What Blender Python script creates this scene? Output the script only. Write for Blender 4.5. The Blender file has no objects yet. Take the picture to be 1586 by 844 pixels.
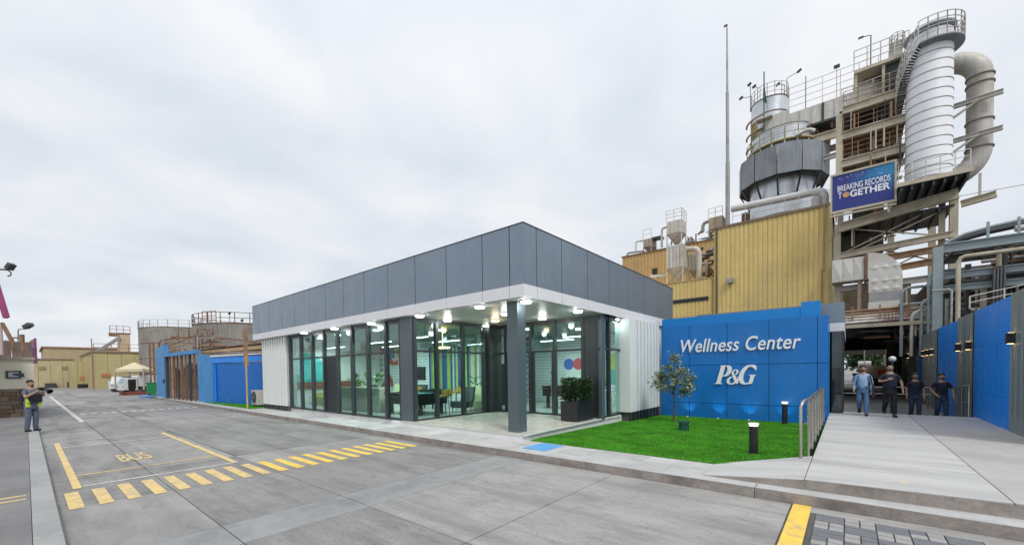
import bpy, bmesh, math, random
from mathutils import Vector, Matrix
random.seed(7)
sc = bpy.context.scene
COL = sc.collection
R_ = math.radians
# ---------------------------------------------------------------- camera
# X runs along the road, Y away from it, Z up.  The lens looks level-ish and is shifted up.
CF, CPX, CPY, CH = 625.6, 793.0, 590.0, 2.0
def _n(v): return v.normalized()
_a = _n(Vector((753, -5.5, -CF))); _b = Vector((520, 23, CF)); _b = _n(_b - _a*_a.dot(_b))
XB = Vector((_a.x, _a.y, -_a.z)); YB = Vector((_b.x, _b.y, -_b.z)); ZB = XB.cross(YB)
ROT = Matrix((XB, YB, ZB))
cd = bpy.data.cameras.new('camera'); cam = bpy.data.objects.new('camera', cd); COL.objects.link(cam)
cam.matrix_world = Matrix.Translation((0, 0, CH)) @ ROT.to_4x4()
cd.sensor_width = 36; cd.lens = CF/1586*36; cd.shift_y = 168/1586; cd.clip_start = 0.05; cd.clip_end = 2000
sc.camera = cam
# survey helpers: sight line of a photo point met with a plane of the place
def ray(px, py): return ROT @ Vector((px-CPX, -(py-CPY), -CF))
def at_y(px, py, Y):
    r = ray(px, py); t = Y/r.y; return (r.x*t, Y, CH+r.z*t)
def at_x(px, py, X):
    r = ray(px, py); t = X/r.x; return (X, r.y*t, CH+r.z*t)
def at_z(px, py, z=0.0):
    r = ray(px, py); t = (z-CH)/r.z; return (r.x*t, r.y*t, z)
def at_d(px, py, d):
    r = ray(px, py); t = d/CF; return (r.x*t, r.y*t, CH+r.z*t)
# ---------------------------------------------------------------- world, sun, exposure
SUN_EL, SUN_AZ = 50.0, -28.0          # azimuth in the XY plane, degrees from +X
w = bpy.data.worlds.new('World'); sc.world = w; w.use_nodes = True
nt = w.node_tree; nt.nodes.clear(); N = nt.nodes; L = nt.links
wo = N.new('ShaderNodeOutputWorld'); bg = N.new('ShaderNodeBackground'); bg.inputs[1].default_value = 0.10
sky = N.new('ShaderNodeTexSky'); sky.sky_type = 'NISHITA'; sky.sun_disc = False
sky.sun_elevation = R_(SUN_EL); sky.sun_rotation = R_(90-SUN_AZ)
L.new(sky.outputs[0], bg.inputs[0])
tc = N.new('ShaderNodeTexCoord'); sp = N.new('ShaderNodeSeparateXYZ'); L.new(tc.outputs['Generated'], sp.inputs[0])
def wm(op, a, b=None, clamp=False):
    m = N.new('ShaderNodeMath'); m.operation = op; m.use_clamp = clamp
    for i, v in enumerate((a, b)):
        if v is None: continue
        if isinstance(v, (int, float)): m.inputs[i].default_value = v
        else: L.new(v, m.inputs[i])
    return m.outputs[0]
zz = wm('ADD', wm('MAXIMUM', sp.outputs[2], 0.0), 0.22)
cb = N.new('ShaderNodeCombineXYZ'); L.new(wm('DIVIDE', sp.outputs[0], zz), cb.inputs[0]); L.new(wm('DIVIDE', sp.outputs[1], zz), cb.inputs[1])
mp = N.new('ShaderNodeMapping'); mp.inputs['Rotation'].default_value = (0, 0, R_(40)); mp.inputs['Scale'].default_value = (1.0, 0.85, 1); mp.inputs['Location'].default_value = (3.1, 1.7, 0)
L.new(cb.outputs[0], mp.inputs[0])
n1 = N.new('ShaderNodeTexNoise'); n1.inputs['Scale'].default_value = 2.2; n1.inputs['Detail'].default_value = 6; n1.inputs['Roughness'].default_value = .48; n1.inputs['Distortion'].default_value = .3
L.new(mp.outputs[0], n1.inputs[0])
cr = N.new('ShaderNodeValToRGB'); L.new(n1.outputs[0], cr.inputs[0])
e = cr.color_ramp.elements; e[0].position = .34; e[0].color = (.57, .615, .66, 1); e[1].position = .70; e[1].color = (.74, .745, .75, 1)
m_ = cr.color_ramp.elements.new(.5); m_.color = (.645, .675, .72, 1)
bg2 = N.new('ShaderNodeBackground'); L.new(cr.outputs[0], bg2.inputs[0]); L.new(wm('ADD', 1.0, wm('MULTIPLY', wm('POWER', wm('MAXIMUM', sp.outputs[2], 0.0), 2.0), .35)), bg2.inputs[1])
mx = N.new('ShaderNodeMixShader'); mx.inputs[0].default_value = .93; L.new(bg.outputs[0], mx.inputs[1]); L.new(bg2.outputs[0], mx.inputs[2]); L.new(mx.outputs[0], wo.inputs[0])
sd = bpy.data.lights.new('sun', 'SUN'); sd.energy = 1.5; sd.angle = R_(14); sd.color = (1, .97, .93)
so = bpy.data.objects.new('sun', sd); COL.objects.link(so)
_sv = Vector((math.cos(R_(SUN_EL))*math.cos(R_(SUN_AZ)), math.cos(R_(SUN_EL))*math.sin(R_(SUN_AZ)), math.sin(R_(SUN_EL))))
so.rotation_euler = _sv.to_track_quat('Z', 'Y').to_euler(); so.location = (0, 0, 60)
vs = sc.view_settings; vs.view_transform = 'Standard'; vs.look = 'None'; vs.exposure = 0.3; vs.gamma = 1.0
sc.render.resolution_x, sc.render.resolution_y = 1024, 544
sc.cycles.max_bounces = 8; sc.cycles.transparent_max_bounces = 16; sc.cycles.caustics_reflective = False; sc.cycles.caustics_refractive = False
sc.cycles.use_denoising = True

# ---------------------------------------------------------------- materials
MT = {}
def mat(name, col, rough=.6, metal=0.0, var=.12, vs_=2.0, streak=0.0, bump=0.0, bs=30.0, dirt=None, dscale=.6, damt=.5, spec=.5, stretch=(1, 1, 1), speck=0.0, crack=0.0, emis=None, es=0.0):
    if name in MT: return MT[name]
    m = bpy.data.materials.new(name); m.use_nodes = True; t = m.node_tree; n = t.nodes; l = t.links
    p = n['Principled BSDF']; p.inputs['Roughness'].default_value = rough; p.inputs['Metallic'].default_value = metal
    p.inputs['Specular IOR Level'].default_value = spec
    g = n.new('ShaderNodeNewGeometry'); mpp = n.new('ShaderNodeMapping'); mpp.inputs['Scale'].default_value = stretch; l.new(g.outputs['Position'], mpp.inputs[0])
    def noise(scale, detail=6, vec=mpp.outputs[0], rgh=.6):
        q = n.new('ShaderNodeTexNoise'); q.inputs['Scale'].default_value = scale; q.inputs['Detail'].default_value = detail; q.inputs['Roughness'].default_value = rgh; l.new(vec, q.inputs[0]); return q.outputs[0]
    def ramp(src, lo, hi, a, b):
        q = n.new('ShaderNodeMapRange'); q.inputs[1].default_value = lo; q.inputs[2].default_value = hi; q.inputs[3].default_value = a; q.inputs[4].default_value = b; l.new(src, q.inputs[0]); return q.outputs[0]
    def mul(a, b):
        q = n.new('ShaderNodeMath'); q.operation = 'MULTIPLY'; l.new(a, q.inputs[0]); l.new(b, q.inputs[1]); return q.outputs[0]
    f = ramp(noise(vs_), .3, .7, 1-var, 1+var)
    f = mul(f, ramp(noise(vs_*9, 3), .3, .7, 1-var*.45, 1+var*.45))
    if speck:
        f = mul(f, ramp(noise(38, 3), .56, .72, 1, 1-speck)); f = mul(f, ramp(noise(7, 6, rgh=.8), .55, .75, 1, 1-speck*.7))
    if crack:
        vo = n.new('ShaderNodeTexVoronoi'); vo.feature = 'DISTANCE_TO_EDGE'; vo.inputs['Scale'].default_value = .33
        va = n.new('ShaderNodeVectorMath'); va.operation = 'MULTIPLY_ADD'; nn = n.new('ShaderNodeTexNoise'); nn.inputs['Scale'].default_value = 1.6; nn.inputs['Detail'].default_value = 5; l.new(g.outputs['Position'], nn.inputs[0]); l.new(nn.outputs['Color'], va.inputs[0]); va.inputs[1].default_value = (1.4, 1.4, 0); l.new(g.outputs['Position'], va.inputs[2]); l.new(va.outputs[0], vo.inputs['Vector'])
        f = mul(f, ramp(vo.outputs['Distance'], .001, .004, 1-crack*.45, 1))
        mt = n.new('ShaderNodeMapping'); mt.inputs['Scale'].default_value = (.12, 1.9, 1); l.new(g.outputs['Position'], mt.inputs[0]); f = mul(f, ramp(noise(1.0, 4, mt.outputs[0]), .5, .68, 1, 1-crack*.75))
        f = mul(f, ramp(noise(2.6, 2), .66, .74, 1, 1-crack*.6))
    if streak:
        ms = n.new('ShaderNodeMapping'); ms.inputs['Scale'].default_value = (7, 7, .35); l.new(g.outputs['Position'], ms.inputs[0])
        f = mul(f, ramp(noise(1.0, 4, ms.outputs[0]), .35, .75, 1.0+streak*.3, 1-streak))
    c = n.new('ShaderNodeMix'); c.data_type = 'RGBA'; c.blend_type = 'MULTIPLY'; c.inputs[0].default_value = 1
    c.inputs[6].default_value = (*col, 1); cc = n.new('ShaderNodeCombineColor')
    for i in range(3): l.new(f, cc.inputs[i])
    l.new(cc.outputs[0], c.inputs[7]); out = c.outputs[2]
    if dirt:
        d = n.new('ShaderNodeMix'); d.data_type = 'RGBA'; l.new(out, d.inputs[6]); d.inputs[7].default_value = (*dirt, 1)
        l.new(ramp(noise(dscale, 8, rgh=.7), .48, .68, 0, damt), d.inputs[0]); out = d.outputs[2]
    l.new(out, p.inputs['Base Color'])
    l.new(ramp(noise(vs_*3), .3, .7, max(rough-.08, .02), min(rough+.08, 1)), p.inputs['Roughness'])
    if bump:
        b = n.new('ShaderNodeBump'); b.inputs['Strength'].default_value = bump; b.inputs['Distance'].default_value = .02; l.new(noise(bs, 5), b.inputs['Height']); l.new(b.outputs[0], p.inputs['Normal'])
    if emis: p.inputs['Emission Color'].default_value = (*emis, 1); p.inputs['Emission Strength'].default_value = es
    MT[name] = m; return m
def glassmat(name, tint, refl=1.0, rough=.02):
    m = bpy.data.materials.new(name); m.use_nodes = True; t = m.node_tree; n = t.nodes; l = t.links; n.clear()
    o = n.new('ShaderNodeOutputMaterial'); tr = n.new('ShaderNodeBsdfTransparent'); tr.inputs[0].default_value = (*tint, 1)
    gl = n.new('ShaderNodeBsdfGlossy'); gl.inputs['Roughness'].default_value = rough; gl.inputs[0].default_value = (.85, .95, .95, 1)
    fr = n.new('ShaderNodeLayerWeight'); fr.inputs[0].default_value = .5; pw0 = n.new('ShaderNodeMath'); pw0.operation = 'POWER'; pw0.inputs[1].default_value = 4.0; l.new(fr.outputs['Facing'], pw0.inputs[0]); mu = n.new('ShaderNodeMath'); mu.operation = 'MULTIPLY_ADD'; mu.inputs[1].default_value = .8*refl; mu.inputs[2].default_value = .035*refl; mu.use_clamp = True
    l.new(pw0.outputs[0], mu.inputs[0]); mxx = n.new('ShaderNodeMixShader'); l.new(mu.outputs[0], mxx.inputs[0]); l.new(tr.outputs[0], mxx.inputs[1]); l.new(gl.outputs[0], mxx.inputs[2]); l.new(mxx.outputs[0], o.inputs[0])
    MT[name] = m; return m
def emit(name, col, s):
    if name in MT: return MT[name]
    m = bpy.data.materials.new(name); m.use_nodes = True; t = m.node_tree; n = t.nodes; n.clear()
    o = n.new('ShaderNodeOutputMaterial'); q = n.new('ShaderNodeEmission'); q.inputs[0].default_value = (*col, 1); q.inputs[1].default_value = s; t.links.new(q.outputs[0], o.inputs[0])
    MT[name] = m; return m

road_m = mat('road_concrete', (.27, .262, .252), .8, crack=.4, var=.17, vs_=.7, bump=.5, bs=18, dirt=(.125, .122, .12), dscale=.8, damt=.8, stretch=(.45, 1.3, 1), speck=.55)
road2_m = mat('road_concrete_pale', (.345, .335, .32), .78, crack=.35, var=.15, vs_=.9, bump=.4, bs=18, dirt=(.19, .186, .18), dscale=1.0, damt=.75, stretch=(.6, 1.2, 1), speck=.5)
road3_m = mat('road_concrete_mid', (.31, .302, .29), .8, crack=.35, var=.15, vs_=.8, bump=.4, bs=18, dirt=(.15, .148, .145), dscale=.9, damt=.75, stretch=(.5, 1.2, 1), speck=.35)
patch_m = mat('road_patch', (.285, .29, .29), .7, speck=.2, var=.1, vs_=.9, bump=.15, bs=25, dirt=(.16, .16, .16), dscale=1.4, damt=.6)
joint_m = mat('joint_dark', (.10, .096, .09), .95, var=.2)
kerb_m = mat('kerb_concrete', (.31, .275, .25), .85, var=.2, vs_=2.5, bump=.5, bs=40, dirt=(.13, .11, .10), dscale=2.2, damt=.7)
walk_m = mat('sidewalk_concrete', (.47, .465, .455), .75, var=.12, vs_=1.2, bump=.2, bs=40, dirt=(.2, .2, .2), dscale=1.0, damt=.4)
walk2_m = mat('walkway_concrete', (.52, .51, .495), .65, var=.10, vs_=1.1, bump=.2, bs=30, dirt=(.31, .305, .30), dscale=.8, damt=.75, stretch=(.35, 2.2, 1), speck=.12)
walk3_m = mat('walkway_pinkish', (.44, .42, .41), .7, var=.08, vs_=.6, bump=.15, bs=30, dirt=(.26, .24, .23), dscale=.5, damt=.5)
lpave_m = mat('left_pavement_concrete', (.19, .186, .184), .8, speck=.25, var=.12, vs_=1.0, bump=.25, bs=30, dirt=(.12, .12, .12), dscale=.9, damt=.5)
yel_m = mat('yellow_paint', (.70, .51, .21), .7, var=.12, vs_=3, dirt=(.34, .31, .27), dscale=4, damt=1.0)
yel2_m = mat('yellow_paint_fresh', (.85, .58, .09), .6, var=.06, vs_=3, dirt=(.42, .34, .2), dscale=5, damt=.75)
wht_m = mat('white_paint_worn', (.62, .60, .56), .7, var=.15, vs_=3, dirt=(.27, .27, .27), dscale=9, damt=.8)
blue_m = mat('blue_panel', (.0, .165, .54), .36, var=.07, vs_=.8, streak=.09, dirt=(.05, .19, .48), dscale=.9, damt=.35)
blueD_m = mat('blue_panel_bright', (.0, .215, .62), .4, var=.05, vs_=.8)
bluemat_m = mat('blue_ground_paint', (.10, .33, .66), .7, var=.12, vs_=5)
fasc_m = mat('fascia_grey_metal', (.22, .27, .33), .34, metal=.5, var=.06, vs_=.5, streak=.05)
wband_m = mat('white_metal', (.74, .74, .77), .4, var=.03)
clad_m = mat('off_white_cladding', (.76, .79, .77), .45, var=.03)
frame_m = mat('dark_grey_frame', (.045, .054, .058), .4, metal=.2, var=.04)
col_m = mat('column_grey', (.10, .132, .150), .38, metal=.2, var=.03)
tile_m = mat('veranda_tile', (.64, .62, .55), .22, var=.03, vs_=1.2)
stone_m = mat('plinth_stone', (.74, .74, .74), .35, var=.06, vs_=3)
soff_m = mat('soffit_metal', (.40, .42, .40), .42, metal=.15, var=.05)
grass_m = mat('turf_blade', (.085, .34, .024), .75, var=.34, vs_=1.6, spec=.2)
grassb_m = mat('turf_base', (.06, .24, .015), .9, var=.2, vs_=2.0)
black_m = mat('black_plastic', (.015, .015, .017), .45, var=.1)
dark_m = mat('dark_grey', (.05, .052, .055), .6, var=.15)
steel_m = mat('stainless_steel', (.42, .40, .37), .28, metal=.9, var=.06)
yelw_m = mat('yellow_corrugated', (.70, .53, .20), .6, var=.08, vs_=.25, streak=.16, dirt=(.36, .29, .14), dscale=.25, damt=.5)
brnw_m = mat('ochre_corrugated', (.56, .37, .16), .65, var=.1, vs_=.3, streak=.25, dirt=(.3, .2, .11), dscale=.3, damt=.5)
cream_m = mat('cream_steel_frame', (.52, .46, .35), .6, var=.12, vs_=.6, dirt=(.22, .18, .13), dscale=.5, damt=.6)
beige_m = mat('pale_render', (.47, .44, .36), .8, var=.1, vs_=.5, streak=.15)
silver_m = mat('silver_cladding', (.62, .65, .69), .36, metal=.55, var=.08, vs_=.4, streak=.14, dirt=(.33, .34, .35), dscale=.45, damt=.5)
stack_m = mat('white_silver_stack', (.84, .85, .88), .5, metal=.05, var=.05, vs_=.5)
collar_m = mat('grey_collar_panel', (.25, .275, .30), .6, metal=.2, var=.1, vs_=.5, streak=.25, dirt=(.14, .15, .16), dscale=.6, damt=.5)
conc_m = mat('aged_duct_grey', (.52, .50, .455), .6, metal=.1, var=.12, vs_=.35, streak=.2, dirt=(.26, .22, .18), dscale=.35, damt=.6)
dustw_m = mat('dusty_white_metal', (.62, .60, .56), .6, var=.1, vs_=.8, streak=.3, dirt=(.34, .27, .21), dscale=.8, damt=.6)
rust_m = mat('rusty_steel', (.22, .12, .07), .8, var=.3, vs_=2.5, dirt=(.10, .06, .045), dscale=2, damt=.6)
rustl_m = mat('light_rust', (.33, .20, .12), .8, var=.25, vs_=2.5, dirt=(.16, .10, .07), dscale=2, damt=.6)
ssteel_m = mat('blue_grey_steel', (.28, .34, .36), .55, var=.1, vs_=1.0, dirt=(.16, .16, .15), dscale=1, damt=.5)
pipe_m = mat('pipe_grey', (.34, .34, .33), .5, metal=.3, var=.15, vs_=2, dirt=(.2, .16, .12), dscale=1.6, damt=.6)
tank_m = mat('weathered_tank', (.28, .26, .235), .85, var=.18, vs_=.35, streak=.35, dirt=(.17, .10, .06), dscale=.5, damt=.6)
fgrey_m = mat('fence_grey_sheet', (.24, .28, .29), .42, metal=.35, var=.08, vs_=.8, streak=.1)
fblue_m = mat('fence_blue_sheet', (.0, .25, .86), .42, var=.08, vs_=.8, streak=.14, dirt=(.07, .24, .6), dscale=.8, damt=.4)
oblue_m = mat('faded_blue_paint', (.05, .25, .56), .6, var=.12, vs_=1.2, streak=.2, dirt=(.2, .36, .52), dscale=1.5, damt=.5)
brick_m = mat('painted_brick', (.66, .70, .69), .7, var=.06, vs_=2, bump=.3, bs=20)
wallw_m = mat('interior_white', (.72, .73, .70), .7, var=.02)
glass_m = glassmat('window_glass', (.55, .79, .76), 1.7)
glassd_m = glassmat('dark_glass', (.35, .42, .5), 2.2)
lampw_m = emit('lamp_white', (.93, 1.0, .98), 6)
lampy_m = emit('lamp_warm', (1, .72, .25), 5)

# ---------------------------------------------------------------- mesh builder
def rootloc(p):
    v = Vector((0, 0, 0))
    while p is not None: v += p.location; p = p.parent
    return v
class MB:
    def __init__(s): s.v = []; s.f = []; s.sm = []
    def add(s, vs_, fs, smooth=False):
        o = len(s.v); s.v += [Vector(v) for v in vs_]; s.f += [tuple(i+o for i in f) for f in fs]; s.sm += [smooth]*len(fs); return s
    def box(s, x0, x1, y0, y1, z0, z1):
        x0, x1 = min(x0, x1), max(x0, x1); y0, y1 = min(y0, y1), max(y0, y1); z0, z1 = min(z0, z1), max(z0, z1)
        return s.add([(x0,y0,z0),(x1,y0,z0),(x1,y1,z0),(x0,y1,z0),(x0,y0,z1),(x1,y0,z1),(x1,y1,z1),(x0,y1,z1)], [(0,3,2,1),(4,5,6,7),(0,1,5,4),(1,2,6,5),(2,3,7,6),(3,0,4,7)])
    def beam(s, a, b, w, h=None):
        a, b = Vector(a), Vector(b); h = h or w; d = (b-a).normalized()
        u = d.cross(Vector((0,0,1)));  u = u.normalized() if u.length > 1e-3 else Vector((1,0,0)); v = u.cross(d)
        vs_ = [p + u*i*w/2 + v*j*h/2 for p in (a, b) for i, j in ((-1,-1),(1,-1),(1,1),(-1,1))]
        return s.add(vs_, [(3,2,1,0),(4,5,6,7),(0,1,5,4),(1,2,6,5),(2,3,7,6),(3,0,4,7)])
    def ibeam(s, a, b, w, h):
        a, b = Vector(a), Vector(b); d = (b-a).normalized(); u = d.cross(Vector((0,0,1))); u = u.normalized() if u.length > 1e-3 else Vector((1,0,0)); v = u.cross(d); t = h*.12
        s.beam(a+v*(h-t)/2, b+v*(h-t)/2, w, t); s.beam(a-v*(h-t)/2, b-v*(h-t)/2, w, t); s.beam(a, b, w*.25, h-2*t); return s
    def cyl(s, a, b, r, r2=None, n=16, cap=True, smooth=True):
        a, b = Vector(a), Vector(b); r2 = r if r2 is None else r2; d = (b-a).normalized()
        u = d.cross(Vector((0,0,1)));  u = u.normalized() if u.length > 1e-3 else Vector((1,0,0)); v = d.cross(u)
        vs_ = [a + (u*math.cos(t)+v*math.sin(t))*r for t in [2*math.pi*i/n for i in range(n)]] + [b + (u*math.cos(t)+v*math.sin(t))*r2 for t in [2*math.pi*i/n for i in range(n)]]
        s.add(vs_, [(i, (i+1)%n, n+(i+1)%n, n+i) for i in range(n)], smooth)
        if cap: s.add(vs_[:n], [tuple(range(n))[::-1]]); s.add(vs_[n:], [tuple(range(n))])
        return s
    def tube(s, pts, r, n=8, smooth=True, cap=True):
        pts = [Vector(p) for p in pts]; rs = r if isinstance(r, (list, tuple)) else [r]*len(pts)
        u = None; rings = []
        for i, p in enumerate(pts):
            d = (pts[min(i+1, len(pts)-1)] - pts[max(i-1, 0)]).normalized()
            if u is None: u = d.cross(Vector((0,0,1))); u = u.normalized() if u.length > 1e-3 else Vector((1,0,0))
            else: u = (u - d*u.dot(d)).normalized()
            v = d.cross(u); rings.append([p + (u*math.cos(2*math.pi*k/n)+v*math.sin(2*math.pi*k/n))*rs[i] for k in range(n)])
        fs = [(i*n+k, i*n+(k+1)%n, (i+1)*n+(k+1)%n, (i+1)*n+k) for i in range(len(pts)-1) for k in range(n)]
        s.add([q for g in rings for q in g], fs, smooth)
        if cap: s.add(rings[0], [tuple(range(n))[::-1]]); s.add(rings[-1], [tuple(range(n))])
        return s
    def lathe(s, c, prof, n=32, smooth=True, a0=0, a1=2*math.pi):
        c = Vector(c); full = abs(a1-a0-2*math.pi) < 1e-6; m = n if full else n+1
        vs_ = [c + Vector((r*math.cos(a0+(a1-a0)*k/n), r*math.sin(a0+(a1-a0)*k/n), z)) for r, z in prof for k in range(m)]
        fs = [(i*m+k, i*m+(k+1)%m, (i+1)*m+(k+1)%m, (i+1)*m+k) for i in range(len(prof)-1) for k in range(n)]
        return s.add(vs_, fs, smooth)
    def prism(s, poly, z0, z1):
        n = len(poly); return s.add([(x,y,z0) for x,y in poly]+[(x,y,z1) for x,y in poly], [tuple(range(n))[::-1], tuple(range(n,2*n))]+[(i,(i+1)%n,n+(i+1)%n,n+i) for i in range(n)])
    def prism_y(s, poly, y0, y1):   # polygon in XZ
        n = len(poly); return s.add([(x,y0,z) for x,z in poly]+[(x,y1,z) for x,z in poly], [tuple(range(n)), tuple(range(n,2*n))[::-1]]+[((i+1)%n,i,n+i,n+(i+1)%n) for i in range(n)])
    def prism_x(s, poly, x0, x1):   # polygon in YZ
        n = len(poly); return s.add([(x0,y,z) for y,z in poly]+[(x1,y,z) for y,z in poly], [tuple(range(n))[::-1], tuple(range(n,2*n))]+[(i,(i+1)%n,n+(i+1)%n,n+i) for i in range(n)])
    def ball(s, c, rx, ry=None, rz=None, n=10, m=7):
        ry = ry or rx; rz = rz or rx
        vs_ = [(c[0]+rx*math.sin(math.pi*j/m)*math.cos(2*math.pi*k/n), c[1]+ry*math.sin(math.pi*j/m)*math.sin(2*math.pi*k/n), c[2]+rz*math.cos(math.pi*j/m)) for j in range(m+1) for k in range(n)]
        return s.add(vs_, [(j*n+k, (j+1)*n+k, (j+1)*n+(k+1)%n, j*n+(k+1)%n) for j in range(m) for k in range(n)], True)
    def rail(s, pts, h=1.1, r=.03, rails=3, step=1.4):
        pts = [Vector(p) for p in pts]
        for a, b in zip(pts[:-1], pts[1:]):
            n = max(1, round((b-a).length/step))
            for i in range(n+1):
                p = a.lerp(b, i/n); s.cyl(p, p+Vector((0,0,h)), r, n=5, cap=False)
            for k in range(rails):
                z = Vector((0,0,h*(k+1)/rails)); s.cyl(a+z, b+z, r*.85, n=5, cap=False)
        return s
    def build(s, name, m, parent=None, label=None, cat=None, group=None, kind=None, tag=None):
        me = bpy.data.meshes.new(name); off = rootloc(parent)
        me.from_pydata([v-off for v in s.v], [], s.f); me.validate(clean_customdata=False)
        if len(me.polygons) == len(s.sm): me.polygons.foreach_set('use_smooth', s.sm)
        me.materials.append(m); o = bpy.data.objects.new(name, me); COL.objects.link(o)
        if parent is not None: o.parent = parent
        if parent is None and s.v:      # origin at the base of the thing
            lo = Vector((sum(v.x for v in s.v)/len(s.v), sum(v.y for v in s.v)/len(s.v), min(v.z for v in s.v)))
            me.transform(Matrix.Translation(-lo)); o.location = lo
        tagit(o, label, cat, group, kind); return o
def tagit(o, label=None, cat=None, group=None, kind=None):
    if label: o['label'] = label
    if cat: o['category'] = cat
    if group: o['group'] = group
    if kind: o['kind'] = kind
    return o
def thing(name, label, cat, loc=(0,0,0), group=None):
    o = bpy.data.objects.new(name, None); COL.objects.link(o); o.location = loc; o.empty_display_size = .3
    return tagit(o, label, cat, group)
def copy_tree(o, parent=None, loc=None, rz=None, label=None):
    c = o.copy(); COL.objects.link(c)
    if parent is not None: c.parent = parent
    if loc is not None: c.location = loc
    if rz is not None: c.rotation_euler = (0, 0, rz)
    if label: c['label'] = label
    for ch in list(o.children):
        d = ch.copy(); COL.objects.link(d); d.parent = c
        for g in ch.children:
            e_ = g.copy(); COL.objects.link(e_); e_.parent = d
    return c
def inst(src, parent, loc, name=None):
    o = bpy.data.objects.new(name or src.name, src.data); COL.objects.link(o); o.parent = parent; o.location = loc; return o
def text_mesh(txt, size, shear=0.0, offset=0.0, extr=.01, sp=1.0):
    cu = bpy.data.curves.new('lettering', 'FONT'); cu.body = txt; cu.size = size; cu.shear = shear; cu.offset = offset; cu.extrude = extr; cu.space_character = sp; cu.resolution_u = 4
    t = bpy.data.objects.new('lettering', cu); COL.objects.link(t); bpy.context.view_layer.update()
    me = bpy.data.meshes.new_from_object(t.evaluated_get(bpy.context.evaluated_depsgraph_get())); bpy.data.objects.remove(t); bpy.data.curves.remove(cu); return me
def fit_text(me, x0, x1, z0, z1, y, facing='-Y'):
    xs = [v.co.x for v in me.vertices]; ys = [v.co.y for v in me.vertices]; a, b, c, d = min(xs), max(xs), min(ys), max(ys)
    for v in me.vertices:
        X = x0+(v.co.x-a)/(b-a)*(x1-x0); Z = z0+(v.co.y-c)/(d-c)*(z1-z0); v.co = Vector((X, y-v.co.z, Z))
    return me
def mesh_obj(name, me, m, parent=None, off=None):
    me.materials.clear(); me.materials.append(m)
    if parent is not None: me.transform(Matrix.Translation(-rootloc(parent)))
    o = bpy.data.objects.new(name, me); COL.objects.link(o); o.parent = parent; return o

# ================================================================ GROUND
MB().box(-900, 900, -900, 900, -.35, -.25).build('ground', mat('far_ground', (.26, .25, .23), .9), kind='structure')
rd = MB().box(-140, 40, .2, 7.13, -.2, -.012).build('road', joint_m, kind='structure')
rw = MB().box(-140, -52, 7.13, 60, -.2, -.004)
rw.build('yard', road_m, kind='structure')
# concrete slabs of the road, each with open joints
ys = [(.236, 1.60), (1.60, 3.24), (3.24, 7.12)]
xe = [20, 8.0, 3.2, -.62, -3.43, -5.5, -6.38, -9.1, -11.6, -16.8, -21.5, -26.5, -31.5, -37, -43, -50, -60, -75, -95, -139]
for j, (a, b) in enumerate(ys):
    for i in range(len(xe)-1):
        x1, x0 = xe[i], xe[i+1]
        if j < 2 and i == 4: pass
        g = .007 if x0 > -12 else .014
        if j == 2 and i == 3: x0 = x0
        if j == 2 and i == 2:   # strip left open for the paving and yellow line: shortened slab
            MB().box(-.4, x1-g, a+g, 5.2, -.15, 0).build('slab', road_m, rd); MB().box(-.4, x1-g, 6.85, b, -.15, 0).build('slab', road2_m, rd); MB().box(-.6, -.41, a+g, b, -.15, 0).build('slab', road2_m, rd); continue
        m = patch_m if i == 5 and j < 3 else (road2_m if (j == 2 and i < 6) else road_m if (i+j) % 3 else road3_m)
        z1 = random.uniform(-.003, .003) if i != 5 else .001
        MB().box(x0+g, x1-g, a+(g if j else .003), b-.004 if j == 2 else b-g, -.15, z1).build('slab', m, rd)
# small pavers of the basket-weave patch
pv = MB().box(-.4, 3.2, 5.2, 6.85, -.15, -.006).build('paving_bed', joint_m, rd)
pd = mat('paver_dark', (.17, .175, .19), .8, var=.15, vs_=6, bump=.3); pl = mat('paver_pale', (.33, .32, .31), .8, var=.12, vs_=6, bump=.3)
pav = thing('paved_patch', 'basket weave patch of small dark and pale pavers beside yellow line', 'paving', (1.0, 6.0, 0))
bm3 = {}
cell = .30
nx, ny = 11, 5
cnt = 0
for i in range(nx):
    for k in range(ny):
        X = -.32+i*cell; Yy = 5.33+k*cell
        if X > 2.7: continue
        z = .004+random.uniform(0, .004)
        if (i+k) % 2 == 0:
            for q in range(4): MB().box(X+.006, X+cell-.006, Yy+q*.075+.005, Yy+q*.075+.070, -.05, z+random.uniform(-.002, .002)).build('paver', pd, pav)
        else:
            for q in range(2):
                for r in range(2): MB().box(X+.006+q*.15, X+.141+q*.15, Yy+.006+r*.15, Yy+.14+r*.15, -.05, z).build('paver', pl if random.random() < .8 else pd, pav)
# painted marks ---------------------------------------------------
cw = thing('crosswalk', 'yellow zebra crossing stripes painted across the grey road', 'crosswalk', (-9.6, 3.5, 0))
for k in range(20):
    y0 = .36+k*.3265
    if y0 > 6.85: break
    MB().box(-10.32+random.uniform(-.03, .03), -8.98, y0, y0+.165, .004, .0085).build('stripe', yel_m if k < 9 else yel2_m, cw)
bx = thing('parking_bay', 'painted parking bay outline with yellow side lines and worn white ends', 'road marking', (-14.5, 1.8, 0))
MB().box(-18.35, -10.58, .48, .59, .004, .008).build('side_line', yel_m, bx)
MB().box(-18.5, -10.8, 2.94, 3.06, .004, .008).build('side_line', yel_m, bx)
MB().box(-18.58, -18.50, .6, 2.93, .004, .008).build('end_line', wht_m, bx)
MB().box(-17.08, -17.0, .6, 2.93, .004, .008).build('end_line', wht_m, bx)
MB().box(-12.0, -11.93, .6, 2.93, .004, .008).build('end_line', yel_m, bx)
MB().box(-10.76, -10.69, .6, 3.05, .004, .008).build('end_line', wht_m, bx)
me = text_mesh('BUS', 1, 0, .03, .002, 1.0)
_xs = [v.co.x for v in me.vertices]; _ys = [v.co.y for v in me.vertices]
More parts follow.
